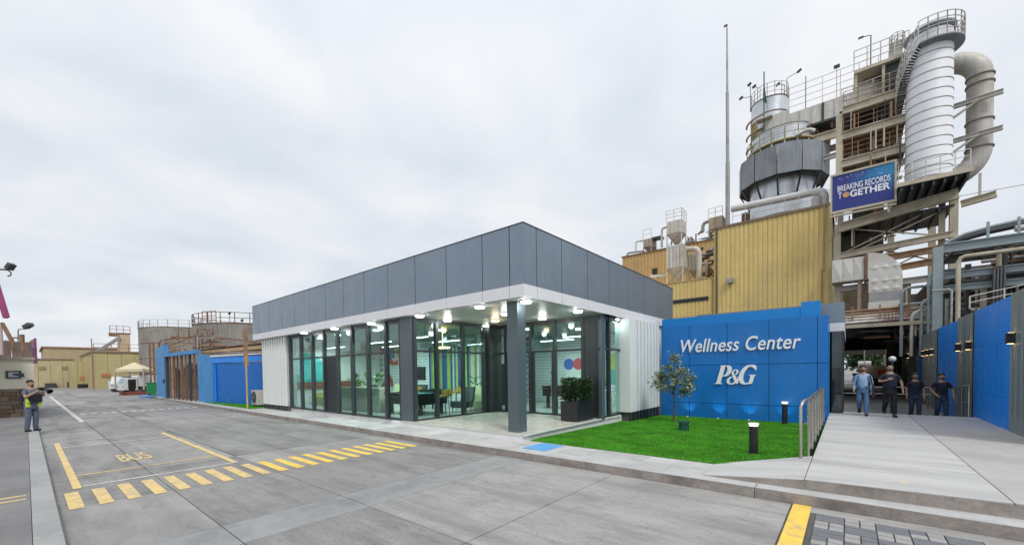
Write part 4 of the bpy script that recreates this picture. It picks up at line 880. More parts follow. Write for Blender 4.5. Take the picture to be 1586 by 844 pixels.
# silver silo
SCX, SCY = -4.6, 45.5
pc = at_y(1211, 300, 45.5); SCX = pc[0]
sl = thing('silo', 'big silver cylindrical silo with wide grey collar behind the yellow roof', 'silo', (SCX, SCY, 12))
RS = 2.55
prof = [(RS, 8), (RS, 23.2)]
zring = [8+k*1.52 for k in range(11)]
for k in range(10):
    MB().lathe((SCX, SCY, 0), [(RS, zring[k]+.02), (RS, zring[k+1])], 40).build('shell_course', silver_m, sl)
    MB().lathe((SCX, SCY, 0), [(RS+.0, zring[k+1]-.0), (RS+.045, zring[k+1]+.0), (RS+.045, zring[k+1]+.05), (RS, zring[k+1]+.05)], 40).build('band', collar_m, sl)
RC = 3.5; NC = 12; z0_, z1_ = 18.7, 21.2
for k in range(NC):
    a0, a1 = 2*math.pi*(k+.02)/NC, 2*math.pi*(k+.98)/NC
    MB().add([(SCX+RC*math.cos(a0), SCY+RC*math.sin(a0), z0_), (SCX+RC*math.cos(a1), SCY+RC*math.sin(a1), z0_), (SCX+RC*math.cos(a1), SCY+RC*math.sin(a1), z1_), (SCX+RC*math.cos(a0), SCY+RC*math.sin(a0), z1_),
              (SCX+(RC-.1)*math.cos(a0), SCY+(RC-.1)*math.sin(a0), z0_), (SCX+(RC-.1)*math.cos(a1), SCY+(RC-.1)*math.sin(a1), z0_), (SCX+(RC-.1)*math.cos(a1), SCY+(RC-.1)*math.sin(a1), z1_), (SCX+(RC-.1)*math.cos(a0), SCY+(RC-.1)*math.sin(a0), z1_)], [(0,1,2,3),(7,6,5,4),(0,4,5,1),(3,2,6,7)]).build('collar_panel', collar_m, sl)
    a = 2*math.pi*k/NC; MB().beam((SCX+RS*math.cos(a), SCY+RS*math.sin(a), 17.0), (SCX+(RC-.1)*math.cos(a), SCY+(RC-.1)*math.sin(a), z0_), .12).build('bracket', frame_m, sl)
MB().lathe((SCX, SCY, 0), [(RS, z0_+.2), (RC-.12, z0_+.05)], 24).build('collar_floor', frame_m, sl)
RW = 2.85
MB().lathe((SCX, SCY, 0), [(RW-.6, 21.75), (RW, 21.75), (RW, 21.9), (RW-.6, 21.9)], 36).build('walkway_ring', mat('yellow_ring', (.44, .36, .17), .6, var=.15), sl)
for k in range(18):
    a = 2*math.pi*k/18; MB().beam((SCX+(RW-.1)*math.cos(a), SCY+(RW-.1)*math.sin(a), 21.0), (SCX+(RW-.1)*math.cos(a), SCY+(RW-.1)*math.sin(a), 21.75), .12).build('ring_post', conc_m, sl)
circ = lambda cx, cy, z, r, n=20, a0=0, a1=6.2832: [(cx+r*math.cos(a0+(a1-a0)*i/n), cy+r*math.sin(a0+(a1-a0)*i/n), z) for i in range(n+1)]
MB().rail(circ(SCX, SCY, 21.9, RW, 18), 1.0, .035, 2, 2).build('railing', mat('yellow_ring', (.44, .36, .17)), sl)
MB().lathe((SCX, SCY, 0), [(RS*.9, 21), (2.2, 22.3)], 30).build('neck', frame_m, sl)
# upper drum above the silo
pu = at_y(1192, 165, 45.5); UX, UY, UR = pu[0], 45.5, 1.5
ud = thing('filter_drum', 'grey upper drum with railing and floodlights on top of the silo', 'filter vessel', (UX, UY, 21.9))
for k, (a, b) in enumerate([(21.3, 22.6), (22.63, 23.9), (23.93, 25.3), (25.33, 26.65)]):
    MB().lathe((UX, UY, 0), [(UR, a), (UR, b)], 32).build('shell_course', silver_m if k > 1 else dustw_m, ud); MB().lathe((UX, UY, 0), [(UR, b), (UR+.05, b), (UR+.05, b+.06), (UR, b+.06)], 32).build('band', rust_m, ud)
MB().lathe((UX, UY, 0), [(UR, 26.65), (UR*.6, 26.9), (.01, 27)], 32).build('roof', dustw_m, ud)
MB().rail(circ(UX, UY, 26.7, UR, 16), 1.2, .03, 3, 2).build('railing', dustw_m, ud)
g1 = MB(); 
for k in range(5): a = 3.6+k*.12; g1.box(UX+UR*math.cos(a)*1.04-.04, UX+UR*math.cos(a)*1.04+.04, UY+UR*math.sin(a)*1.04-.04, UY+UR*math.sin(a)*1.04+.04, 21.9, 25.0)
g1.build('ladder_frame', mat('yellow_ring', (.44, .36, .17)), ud)
for k in range(3): MB().lathe((UX, UY, 0), [(UR+.3, 22.6+k*1.2), (UR+.45, 22.6+k*1.2), (UR+.45, 22.7+k*1.2), (UR+.3, 22.7+k*1.2)], 14, a0=3.2, a1=4.6).build('stage_ring', mat('yellow_ring', (.44, .36, .17)), ud)
MB().box(UX-.1, UX+1.7, UY-2.0, UY-1.0, 21.9, 24.6).build('side_cabinet', dustw_m, ud); MB().box(UX+.6, UX+1.2, UY-2.02, UY-2.0, 23.2, 23.45).build('louvre', dark_m, ud)
MB().cyl((UX-.15, UY-2.2, 21.5), (UX-.15, UY-2.2, 28.6), .05, n=8).build('aerial_pole', mat('dark_green_steel', (.03, .10, .08), .6), ud)
MB().prism_y([(UX-.15-.02, 28.5), (UX-.15-.09, 26.0), (UX-.15+.22, 25.7), (UX-.15+.08, 27.0)], UY-2.22, UY-2.18).build('flag_furled', mat('dark_green_cloth', (.015, .07, .06), .9), ud)
MB().box(UX-.7, UX+.5, UY-2.5, UY-1.7, 24.35, 24.45).build('stage', conc_m, ud)
def flood(parent, base, arm, tip=None):
    b = Vector(base); a_ = b+Vector(arm); MB().tube([b, (b.x, b.y, a_.z-.2), a_], .03, 6).build('arm', frame_m, parent)
    MB().beam(a_+Vector((-.14, 0, -.06)), a_+Vector((.16, 0, .12)), .22, .12).build('lamp_head', frame_m, parent)
for dx, ar in ((-1.4, (-.9, 0, 1.6)), (-.9, (-.3, 0, 2.1)), (1.2, (-.5, 0, 1.5)), (1.4, (.9, 0, 2.0)), (-1.5, (-.1, 0, 2.6))): flood(ud, (UX+dx, UY-.5, 26.7-abs(dx)*.2), ar)
ductpx('insulated_pipe', 'long white insulated pipe sloping along the yellow roof to an elbow', [(1133, 324, 35.2), (1268, 296, 35.2), (1277, 300, 35.2), (1277, 318, 35.2)], .25, mat('insulation_white', (.60, .60, .58), .55, var=.06), 'pipe', 14)
MB().rail([at_y(1135, 346, 34.6), at_y(1284, 317, 34.6)], 1.0, .02, 2, .8).build('roof_railing', conc_m, label='thin railing along the edge of the yellow roof', cat='railing')
MB().cyl(at_y(1264, 320, 35), (at_y(1264, 320, 35)[0], 35, 13.6), .28, n=14).build('vent_stub', mat('insulation_white', (.60, .60, .58)), label='short white vent stub under the pipe elbow', cat='vent')
bt = at_y(1157, 335, 48); MB().box(bt[0]-.5, bt[0]+.6, 48, 49, 8, 18).build('brick_shaft', mat('brown_brick_wall', (.24, .15, .11), .9, var=.2, vs_=2), label='narrow brown shaft left of the silver silo', cat='building')
# gallery (conveyor bridge)
ga = thing('conveyor_gallery', 'long pale panelled gallery with railings leading from silo to stack', 'conveyor', (0, 45, 23))
gx0, gx1 = at_y(1222, 190, 44)[0], at_y(1392, 130, 44)[0]
n = 9
for k in range(n):
    a = gx0+(gx1-gx0)*k/n; b = gx0+(gx1-gx0)*(k+1)/n
    MB().box(a+.02, b-.02, 44, 44.06, 22.95, 24.45).build('side_panel', dustw_m, ga)
    if k in (3, 6): MB().box(a-.05, a+.12, 43.94, 43.99, 22.95, 24.4).build('panel_post', frame_m, ga)
MB().box(gx0, gx1, 44.07, 46.4, 22.9, 24.4).build('box', dustw_m, ga); MB().box(gx0, gx1, 43.9, 46.5, 22.72, 22.9).build('floor_plate', frame_m, ga)
for k in range(6): a = gx0+.6+k*1.2; MB().beam((a, 44.2, 22.2), (a, 44.2, 22.7), .12).beam((a, 46.2, 22.2), (a, 46.2, 22.7), .12).build('hanger', rust_m, ga)
MB().ibeam((gx0, 44.2, 21.6), (gx1, 44.2, 21.6), .25, .7).ibeam((gx0, 46.2, 21.3), (gx1, 46.2, 21.3), .25, .5).build('girder', cream_m, ga)
MB().ibeam((gx0+1, 44.2, 19.7), (gx1, 44.2, 20.0), .25, .4).build('girder', conc_m, ga)
MB().rail([(gx0, 44.0, 24.45), (gx1, 44.0, 24.45)], 2.2, .028, 4, 1.2).build('railing', dustw_m, ga)
MB().rail([(gx0, 46.4, 24.45), (gx1, 46.4, 24.45)], 1.2, .028, 2, 1.2).build('railing', dustw_m, ga)
MB().cyl((gx0+1.2, 44.0, 24.45), (gx0+1.2, 44.0, 27.2), .03, n=6).box(gx0+3.1, gx0+3.5, 43.9, 44.1, 26.9, 27.1).cyl((gx0+3.3, 44, 24.4), (gx0+3.3, 44, 27), .02, n=5).build('lamp_pole', frame_m, ga)
rb = at_y(1262, 190, 46)
MB().cyl((rb[0], 46.2, 20.5), (rb[0]+.2, 46.2, 22.8), 1.0, n=16).build('rusty_bin', rust_m, label='rusty red bin under the gallery beside the silo', cat='bin')
ductpx('insulated_pipe', 'short bright pipe under the gallery beside the silo walkway', [(1233, 210, 43), (1253, 200, 43), (1262, 203, 43)], .14, mat('insulation_white', (.60, .60, .58)), 'pipe')
# tower frame ------------------------------------------------------
tf = thing('process_tower', 'tall cream steel process tower frame with floors and bracing', 'steel structure', (2, 38, 0))
def X(px, Y, py=300): return at_y(px, py, Y)[0]
def Z(px, py, Y): return at_y(px, py, Y)[2]
FY = 34.0; FB = 42.0
xa, xb_, xc_ = -.50, 4.62, 2.45
for (x, z0, z1) in ((xa-.05, 0, 11.2), (xa, 13.9, 18.2),):
    MB().ibeam((x, FY+.1, z0), (x, FY+.1, z1), .32, .32).build('column', cream_m, tf)
MB().beam((xa, FY+.1, 13.6), (xa, FY+.1, 18.2), .34).build('column', cream_m, tf)
for x in (xa, xc_, xb_):
    MB().beam((x, FB, 0), (x, FB, 18.4), .36).build('column', cream_m, tf)
MB().beam((xb_-.02, FY+.1, 0), (xb_-.02, FY+.1, 12), .34).beam((xb_-.42, FY+.6, 0), (xb_-.42, FY+.6, 12), .26).build('column', cream_m, tf)
MB().beam((4.42, FY+1.2, 12), (4.42, FY+1.2, 18.8), .34).build('column', conc_m, tf)
for z, h in ((18.35, .5), (16.75, .48), (15.0, .5)):
    MB().ibeam((xa+.15, FY, z), (2.6, FY, z), .3, h).build('floor_beam', cream_m, tf)
    MB().ibeam((xa+.15, FB, z), (2.6, FB, z), .3, h).build('floor_beam', cream_m, tf)
    MB().box(xa, 2.6, FY+.2, FB-.2, z-.05, z+.12).build('floor_deck', rust_m if z < 18 else frame_m, tf)
    MB().rail([(xa+.2, FY-.05, z+.25), (2.6, FY-.05, z+.25)], .9, .025, 3, .8).build('railing', rustl_m, tf)
MB().ibeam((xa+.1, FY+.1, 14.1), (2.6, FY+.1, 14.25), .25, .3).build('floor_beam', conc_m, tf)
# platform under the stack
pz = 12.3
MB().box(2.15, 4.95, 32.0, 36.5, pz-.12, pz).build('platform_deck', frame_m, tf)
MB().box(2.1, 5.0, 31.9, 31.98, pz-.2, pz+.02).build('platform_edge', cream_m, tf)
for k in range(7): MB().beam((2.3+k*.42, 32.0, pz-.3), (2.3+k*.42, 36.4, pz-.3), .1, .3).build('joist', frame_m, tf)
MB().rail([(2.15, 32, pz), (4.9, 32, pz)], 1.0, .025, 3, .6).build('railing', dustw_m, tf)
MB().ibeam((-.5, 33.6, 10.85), (4.7, 33.6, 11.55), .3, .55).build('girder', cream_m, tf)
MB().box(-.4, 4.6, 33.8, 38.0, 10.98, 11.08).build('floor_deck', frame_m, tf)
for k in range(8): MB().beam((-.2+k*.6, 33.8, 10.9), (-.2+k*.6, 38.0, 10.9), .1, .15).build('joist', frame_m, tf)
for (a, b, m) in (((-.4, 9.15), (4.6, 9.45), cream_m), ((-.4, 8.5), (4.6, 8.75), rustl_m), ((2.0, 7.9), (4.6, 8.1), rustl_m), ((-.5, 7.0), (4.4, 7.1), conc_m)):
    MB().ibeam((a[0], FY, a[1]), (b[0], FY, b[1]), .28, .36).build('tie_beam', m, tf)
for (a, b) in (((-.4, 9.3), (3.9, 11.2)), ((.2, 9.3), (4.3, 11.0)), ((-.4, 11.0), (4.5, 9.4)), ((1.8, 7.9), (4.4, 9.2)), ((4.4, 7.9), (1.6, 9.2)), ((1.2, 8.7), (3.4, 9.6))):
    MB().beam((a[0], FY+.3, a[1]), (b[0], FY+.3, b[1]), .07).build('brace', cream_m, tf)
MB().box(-.45, 1.05, 36, 38.5, 9.2, 10.97).build('hopper_box', mat('dark_olive_metal', (.10, .105, .085), .7, var=.2, streak=.3), tf)
MB().ibeam((4.9, 34.2, 11.1), (6.2, 34.2, 11.3), .3, .35).build('girder', cream_m, tf); MB().beam((5.6, 34.2, 11.3), (5.6, 34.2, 12.6), .1).build('strut', conc_m, tf)
# machinery inside the frame, vessels and pipes
vs1 = thing('process_vessel', 'pair of dusty grey vessels inside the tower frame floors', 'vessel', (1, 38, 15))
for x, r in ((.45, .55), (1.9, .6)): MB().cyl((x, 37.5, 14.4), (x, 37.5, 19.2), r, n=20).build('vessel_shell', dustw_m, vs1)
MB().cyl((.9, 36.5, 18.6), (1.3, 36.5, 20.6), .95, .5, n=20).build('vessel_cone', dustw_m, vs1)
rn = random.Random(33)
pk = thing('tower_pipework', 'clutter of pipes and valves inside the tower frame', 'pipework', (1, 36, 14))
for k in range(120):
    x = rn.uniform(-.3, 2.4); z = rn.choice([rn.uniform(13.9, 18), rn.uniform(13.9, 18), rn.uniform(11.2, 11.6)]); y = rn.uniform(34.6, 41)
    d = rn.choice([(rn.uniform(.6, 2), 0, 0), (0, 0, rn.uniform(.5, 1.6)), (0, rn.uniform(.5, 3), 0)])
    MB().cyl((x, y, z), (min(x+d[0], 2.6), y+d[1], z+d[2]), rn.uniform(.03, .13), n=7).build('pipe', rn.choice([pipe_m, rust_m, conc_m, dark_m, dustw_m, cream_m, rustl_m]), pk)
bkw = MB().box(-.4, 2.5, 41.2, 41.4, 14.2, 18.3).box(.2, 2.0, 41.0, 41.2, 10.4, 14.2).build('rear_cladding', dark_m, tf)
# top deck structures left of the stack
td = thing('roof_deck', 'top deck with railings, tank and hoist beside the stack head', 'platform', (1.3, 36, 18.6))
MB().box(.2, 2.6, 34.2, 38.5, 20.55, 20.75).build('deck', cream_m, td); MB().rail([(.2, 34.2, 20.75), (2.7, 34.2, 20.75)], 1.2, .03, 3, .6).build('railing', dustw_m, td)
MB().rail([(.2, 38.4, 20.75), (2.7, 38.4, 20.75)], 1.2, .03, 3, .6).build('railing', dustw_m, td)
MB().lathe((.9, 36, 0), [(1.15, 18.5), (1.15, 19.6), (.6, 20.5)], 20).build('tank', dustw_m, td)
MB().box(1.7, 2.6, 34.5, 37, 18.6, 20.5).build('cabinet', dark_m, td)
for x in (.3, 1.6, 2.5): MB().beam((x, 34.4, 18.6), (x, 34.4, 20.6), .14).build('strut', cream_m, td)
MB().rail([(-.4, 34.0, 18.62), (2.6, 34.0, 18.62)], 1.1, .025, 3, .7).build('railing', dustw_m, td)
MB().box(1.9, 2.5, 35, 36, 20.75, 22.0).build('hoist_cabin', conc_m, td)
MB().rail(circ(2.25, 35.2, 21.5, .35, 8), 1.0, .025, 4, 2).build('ladder_cage', dustw_m, td)
MB().tube([(1.0, 34.3, 20.7), (1.0, 34.3, 22.6), (.6, 34.3, 22.7)], .03, 6).box(.4, .65, 34.25, 34.35, 22.66, 22.74).build('lamp_pole', frame_m, td)
# stack -------------------------------------------------------------
pS = at_y(1437, 280, 34); SX_, SY_ = pS[0], 34.0; SR = .98
st = thing('stack', 'fat white banded exhaust stack with spiral stair and round top platform', 'chimney', (SX_, SY_, 12.3))
zt = 20.6
zs_ = [12.3]+[12.3+.42+k*.53 for k in range(15)]
for k in range(len(zs_)-1):
    r_ = SR
    MB().lathe((SX_, SY_, 0), [(r_, zs_[k]+.02), (r_, zs_[k+1])], 44).build('shell_course', stack_m, st)
    MB().lathe((SX_, SY_, 0), [(r_, zs_[k+1]-.003), (r_+.02, zs_[k+1]-.003), (r_+.02, zs_[k+1]+.032), (r_, zs_[k+1]+.032)], 44).build('band', pipe_m, st)
MB().lathe((SX_, SY_, 0), [(SR*.98, 20.12), (SR*.98, 21.1)], 44).build('shell_course', stack_m, st)
MB().lathe((SX_, SY_, 0), [(SR+.02, 20.9), (SR+.12, 21.05), (SR+.12, 21.15), (SR*.8, 21.15)], 44).build('rim', collar_m, st)
MB().lathe((SX_, SY_, 0), [(SR, 20.0), (SR+.42, 20.05), (SR+.42, 20.15), (SR, 20.15)], 32, a0=-2.0, a1=1.9).build('top_platform', collar_m, st)
MB().rail(circ(SX_, SY_, 20.15, SR+.40, 14, -2.0, 1.9), 1.2, .028, 4, 2).build('railing', dustw_m, st)
ns = 26
spiral = []
for k in range(ns):
    a = -2.0-k*.058; z = 20.05-k*.115; c_, s_ = math.cos(a), math.sin(a)
    MB().add([(SX_+SR*c_, SY_+SR*s_, z), (SX_+(SR+.42)*c_, SY_+(SR+.42)*s_, z), (SX_+(SR+.42)*math.cos(a-.058), SY_+(SR+.42)*math.sin(a-.058), z), (SX_+SR*math.cos(a-.058), SY_+SR*math.sin(a-.058), z),
      (SX_+SR*c_, SY_+SR*s_, z-.04), (SX_+(SR+.42)*c_, SY_+(SR+.42)*s_, z-.04), (SX_+(SR+.42)*math.cos(a-.058), SY_+(SR+.42)*math.sin(a-.058), z-.04), (SX_+SR*math.cos(a-.058), SY_+SR*math.sin(a-.058), z-.04)], [(0,1,2,3),(7,6,5,4),(0,4,5,1),(1,5,6,2),(2,6,7,3)]).build('stair_tread', frame_m, st)
    spiral.append((SX_+(SR+.42)*c_, SY_+(SR+.42)*s_, z))
for hh in (0, .4, .75, 1.1): MB().tube([(x, y, z+hh) for x, y, z in spiral], .03, 5).build('stair_rail', dustw_m, st)
b = MB()
for k in range(0, ns, 2): x, y, z = spiral[k]; b.cyl((x, y, z), (x, y, z+1.1), .022, n=5, cap=False)
b.build('stair_baluster', dustw_m, st)
# big grey duct ------------------------------------------------------
dy = 37.5; pD = at_y(1517, 180, dy); DX = pD[0]; DR = .565
dk = thing('exhaust_duct', 'thick weathered grey duct looping from the stack and bending back below', 'duct', (DX, dy, 12))
zt_ = at_y(1510, 88, dy)[2]
def ductpath(pts): return [Vector(p) for p in pts]
arc1 = [(DX-1.35+1.35*math.sin(t), dy, zt_-1.35+1.35*math.cos(t)) for t in [math.pi/2*k/8 for k in range(9)]]
zb_ = at_y(1513, 232, dy)[2]
MB().tube([(SX_+.2, dy-.5, zt_)]+arc1[:9], DR, 22).build('top_elbow', conc_m, dk)
MB().cyl((DX, dy, zb_), (DX, dy, zt_-1.352), DR, n=24).build('riser', conc_m, dk)
arc2 = [(DX-1.5+1.5*math.cos(t), dy, zb_-1.5*math.sin(t)) for t in [math.pi/2*k/8 for k in range(9)]]
MB().tube(arc2+[(DX-2.2, dy-.3, zb_-1.7)], DR, 22).build('bottom_elbow', conc_m, dk)
for z in (zt_-1.36, (zt_+zb_)/2+1, (zt_+zb_)/2-1.2, zb_): MB().lathe((DX, dy, 0), [(DR, z-.04), (DR+.06, z-.04), (DR+.06, z+.04), (DR, z+.04)], 24).build('flange', mat('flange_brown_grey', (.24, .21, .18), .7), dk)
for py in (158, 212):
    z = at_y(1500, py, 36.8)[2]; MB().ibeam((4.3, 36.7, z-.1), (DX+.78, 36.7, z), .2, .25).beam((4.5, 36.7, z-1.0), (DX-.2, 36.7, z-.1), .12).build('support_arm', conc_m, dk)
# billboard -----------------------------------------------------------
bb = thing('billboard', 'blue starry banner in cream frame reading breaking records together', 'billboard', (.6, 32.9, 11.6))
BXa, BXb, BZa, BZb, BYy = -.80, 2.03, 11.66, 13.82, 32.6
bm_ = bpy.data.materials.new('banner_print'); bm_.use_nodes = True; t_ = bm_.node_tree; n_ = t_.nodes; l_ = t_.links; p_ = n_['Principled BSDF']; p_.inputs['Roughness'].default_value = .5
tcn = n_.new('ShaderNodeTexCoord'); s_ = n_.new('ShaderNodeSeparateXYZ'); l_.new(tcn.outputs['Generated'], s_.inputs[0])
ad = n_.new('ShaderNodeMath'); ad.operation = 'MULTIPLY'; l_.new(s_.outputs[0], ad.inputs[0]); l_.new(s_.outputs[2], ad.inputs[1])
nz = n_.new('ShaderNodeTexNoise'); nz.inputs['Scale'].default_value = 3.5; nz.inputs['Detail'].default_value = 6; l_.new(tcn.outputs['Generated'], nz.inputs[0])
ad2 = n_.new('ShaderNodeMath'); ad2.operation = 'MULTIPLY'; l_.new(ad.outputs[0], ad2.inputs[0]); l_.new(nz.outputs[0], ad2.inputs[1])
rp = n_.new('ShaderNodeValToRGB'); l_.new(ad2.outputs[0], rp.inputs[0]); rp.color_ramp.elements[0].position = .12; rp.color_ramp.elements[0].color = (.02, .035, .22, 1); rp.color_ramp.elements[1].position = .55; rp.color_ramp.elements[1].color = (.02, .32, .6, 1)
l_.new(rp.outputs[0], p_.inputs['Base Color'])
MB().box(BXa, BXb, BYy, BYy+.06, BZa, BZb).build('banner', bm_, bb)
MB().box(BXa-.1, BXb+.1, BYy-.05, BYy+.1, BZb+.002, BZb+.12).box(BXa-.1, BXb+.1, BYy-.05, BYy+.1, BZa-.14, BZa-.002).box(BXa-.1, BXa-.002, BYy-.05, BYy+.1, BZa, BZb).box(BXb+.002, BXb+.1, BYy-.05, BYy+.1, BZa, BZb).box(BXa-.1, BXb+.1, BYy-.04, BYy+.1, BZa-.32, BZa-.22).build('frame', cream_m, bb)
pw_ = mat('print_white', (.8, .82, .88), .5)
wI = BXb-BXa; hI = BZb-BZa
me = fit_text(text_mesh('BREAKING RECORDS', 1, 0, .012, .01, 1.0), BXa+.09*wI, BXb-.06*wI, BZa+.53*hI, BZa+.70*hI, BYy-.012); mesh_obj('lettering', me, pw_, bb)
me = fit_text(text_mesh('T', 1, 0, .02, .01, 1.0), BXa+.10*wI, BXa+.165*wI, BZa+.33*hI, BZa+.50*hI, BYy-.012); mesh_obj('lettering', me, pw_, bb)
me = fit_text(text_mesh('GETHER', 1, 0, .03, .01, 1.0), BXa+.30*wI, BXb-.06*wI, BZa+.31*hI, BZa+.50*hI, BYy-.012); mesh_obj('lettering', me, pw_, bb)
MB().cyl((BXa+.235*wI, BYy-.02, BZa+.41*hI), (BXa+.235*wI, BYy-.003, BZa+.41*hI), .16, n=24, smooth=False).build('globe_print', mat('globe_orange', (.62, .33, .14), .6, var=.3, vs_=10), bb)
rn = random.Random(8); b = MB()
for _ in range(34):
    x = rn.uniform(BXa+.1, BXb-.1); z = BZb-.06-abs(rn.gauss(0, .28)); r_ = rn.choice([.008, .012, .02]); b.cyl((x, BYy-.006, z), (x, BYy-.001, z), r_, n=6, smooth=False)
b.build('star_print', pw_, bb)
for x in (-.6, 1.8): MB().beam((x, BYy+.12, 11.0), (x, BYy+.12, 13.9), .1).build('support_post', cream_m, bb)
for k in range(16):
    x = rn.uniform(-.35, 2.4); z0_c = rn.choice([7.4, 9.6, 13.9, 15.3, 16.9]); MB().cyl((x, 33.75, z0_c), (x, 33.75, z0_c+rn.uniform(.9, 1.5)), rn.uniform(.02, .05), n=6).build('conduit', rn.choice([conc_m, rustl_m, dark_m, cream_m]), tf)
for k, (pa, pb_c) in enumerate((((-8, 50, 24), (4.4, 34.8, 12.5)), ((4.6, 34.3, 11.6), (40, 30, 12.4)), ((4.6, 34.3, 9.0), (30, 31, 9.4)))):
    pts = []
    for i in range(13): t_c = i/12; v_c = Vector(pa).lerp(Vector(pb_c), t_c); v_c.z -= .8*4*t_c*(1-t_c); pts.append(v_c)
    if k: MB().tube(pts, .014, 5).build('overhead_cable', dark_m, label=('upper' if k == 1 else 'lower')+' thin cable sagging to the right from the tower frame', cat='cable')
# white insulated duct over the passage ----------------------------------
wd = thing('insulated_duct', 'wide white quilted duct with a square elbow above the passage', 'duct', (1.3, 33, 7))
qm = mat('quilted_white', (.62, .60, .56), .6, var=.08, vs_=1.5, dirt=(.42, .36, .28), dscale=1.2, damt=.5)
z1, z0 = 8.72, 7.32
for k in range(3):
    a = -.8+k*.52; b = MB().box(a, a+.51, 33, 34.2, z0, z1)
    b.add([(a+.02, 32.998, z0+.02), (a+.49, 32.998, z0+.02), (a+.49, 32.998, z1-.02), (a+.02, 32.998, z1-.02), (a+.255, 32.93, (z0+z1)/2)], [(0,1,4),(1,2,4),(2,3,4),(3,0,4)]); b.build('quilted_panel', qm, wd)
MB().box(.77, .88, 32.9, 34.3, z0-.1, z1+.1).build('flange', rust_m, wd)
pf = []
cx_, cz_ = .90, 7.25
out = [(cx_+1.55*math.sin(math.pi/2*k/8), cz_+1.6*math.cos(math.pi/2*k/8)) for k in range(9)]
poly = [(.90, 8.85)]+out[1:]+[(2.45, 6.45), (.95, 6.45), (.95, 7.3), (.90, 7.3)]
MB().prism_y(poly, 32.95, 34.3).build('elbow', qm, wd)
MB().box(.97, 2.43, 32.93, 34.3, 5.85, 6.447).build('grey_transition', mat('bare_grey', (.33, .33, .33), .5, metal=.3), wd); MB().box(.95, 2.46, 32.9, 34.3, 5.45, 5.847).build('lower_section', qm, wd)
for zz0 in (6.6, 7.1, 7.9): 
    for k in range(3): MB().add([(1.0+k*.47, 32.948, zz0), (1.23+k*.47, 32.948, zz0+.22), (1.46+k*.47, 32.948, zz0), (1.23+k*.47, 32.948, zz0-.22), (1.23+k*.47, 32.90, zz0)], [(0,4,1),(1,4,2),(2,4,3),(3,4,0)]).build('quilt_bulge', qm, wd)
MB().cyl((.55, 33.4, 4.9), (.55, 33.4, 7.3), .11, n=10).build('support', mat('pink_primer', (.5, .36, .28), .7), wd)
# pipe bridge over passage --------------------------------------------
pb2 = thing('pipe_bridge', 'overhead bridge of cream pipes crossing the passage with a pale canopy edge', 'pipe bridge', (1.5, 31, 4.3))
MB().box(-.5, 3.05, 30.9, 31.0, 4.22, 4.42).build('canopy_edge', cream_m, pb2); MB().box(-.5, 3.0, 31, 46, 4.2, 4.35).build('deck', black_m, pb2); MB().box(-.5, 3.0, 44, 44.2, 3.3, 4.2).build('shade_sheet', black_m, pb2)  # deck black is painted shade; the hanging end sheet is added to darken behind
for k in range(9):
    z = 4.55+(k % 5)*.18; y = 31.3+(k//5)*.5+(k % 5)*.15; MB().cyl((-.6, y, z), (3.0, y, z+.05), rn.choice([.05, .07, .09]), n=8).build('pipe', rn.choice([cream_m, conc_m, dustw_m, rustl_m]), pb2)
for x in (0.2, 1.4, 2.6): MB().beam((x, 31.3, 4.4), (x, 31.3, 5.5), .08).build('stanchion', rustl_m, pb2)
MB().rail([(1.6, 31.1, 4.45), (2.5, 31.1, 4.45)], .6, .02, 3, .15).build('valve_cage', mat('red_oxide', (.3, .10, .07), .8), pb2)
for k in range(30):
    x = rn.uniform(-.3, 2.3); y = rn.uniform(31.5, 40); z = rn.uniform(3.4, 4.1); MB().cyl((x, y, z), (x+rn.uniform(.3, 1.2), y+rn.uniform(-.5, .5), z), rn.uniform(.03, .1), n=6).build('hanging_pipe', rn.choice([pipe_m, rust_m, dark_m, dark_m]), pb2)
for x in (-.4, 2.9):
    for y in (33, 37, 41, 45): MB().beam((x, y, -.05), (x, y, 4.2), .25).build('leg', dark_m, pb2)
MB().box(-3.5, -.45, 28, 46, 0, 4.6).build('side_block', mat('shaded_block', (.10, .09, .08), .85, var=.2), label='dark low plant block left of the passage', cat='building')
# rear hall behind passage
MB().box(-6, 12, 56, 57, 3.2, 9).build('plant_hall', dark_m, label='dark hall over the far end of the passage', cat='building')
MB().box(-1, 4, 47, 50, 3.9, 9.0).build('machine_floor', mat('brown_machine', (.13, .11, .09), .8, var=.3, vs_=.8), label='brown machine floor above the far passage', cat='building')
# vertical pipes and clutter behind white duct
pj = thing('valve_station', 'vertical pipes, bends and valves right of the quilted duct', 'pipework', (3.2, 32, 4))
for k in range(46):
    x = rn.uniform(2.2, 4.2); y = rn.uniform(31, 35); z = rn.uniform(3.6, 5.6); v_ = rn.random() < .6
    MB().cyl((x, y, z), (x+(0 if v_ else rn.uniform(.4, 1.2)), y, z+(rn.uniform(.5, 1.4) if v_ else 0)), rn.uniform(.03, .09), n=8).build('pipe', rn.choice([pipe_m, cream_m, conc_m, dustw_m, dark_m, ssteel_m]), pj)
for px, hh in ((1396, 5.9), (1412, 4.6), (1427, 5.2), (1438, 6.6)):
    p = at_y(px, 500, 31); MB().tube([(p[0], 31, 2.5), (p[0], 31, hh), (p[0]+.1, 31, hh+.25), (p[0]+.3, 31, hh+.35), (p[0]+1.2, 31.5, hh+.4)], .075, 10).build('riser_pipe', ssteel_m if px != 1412 else dustw_m, pj)
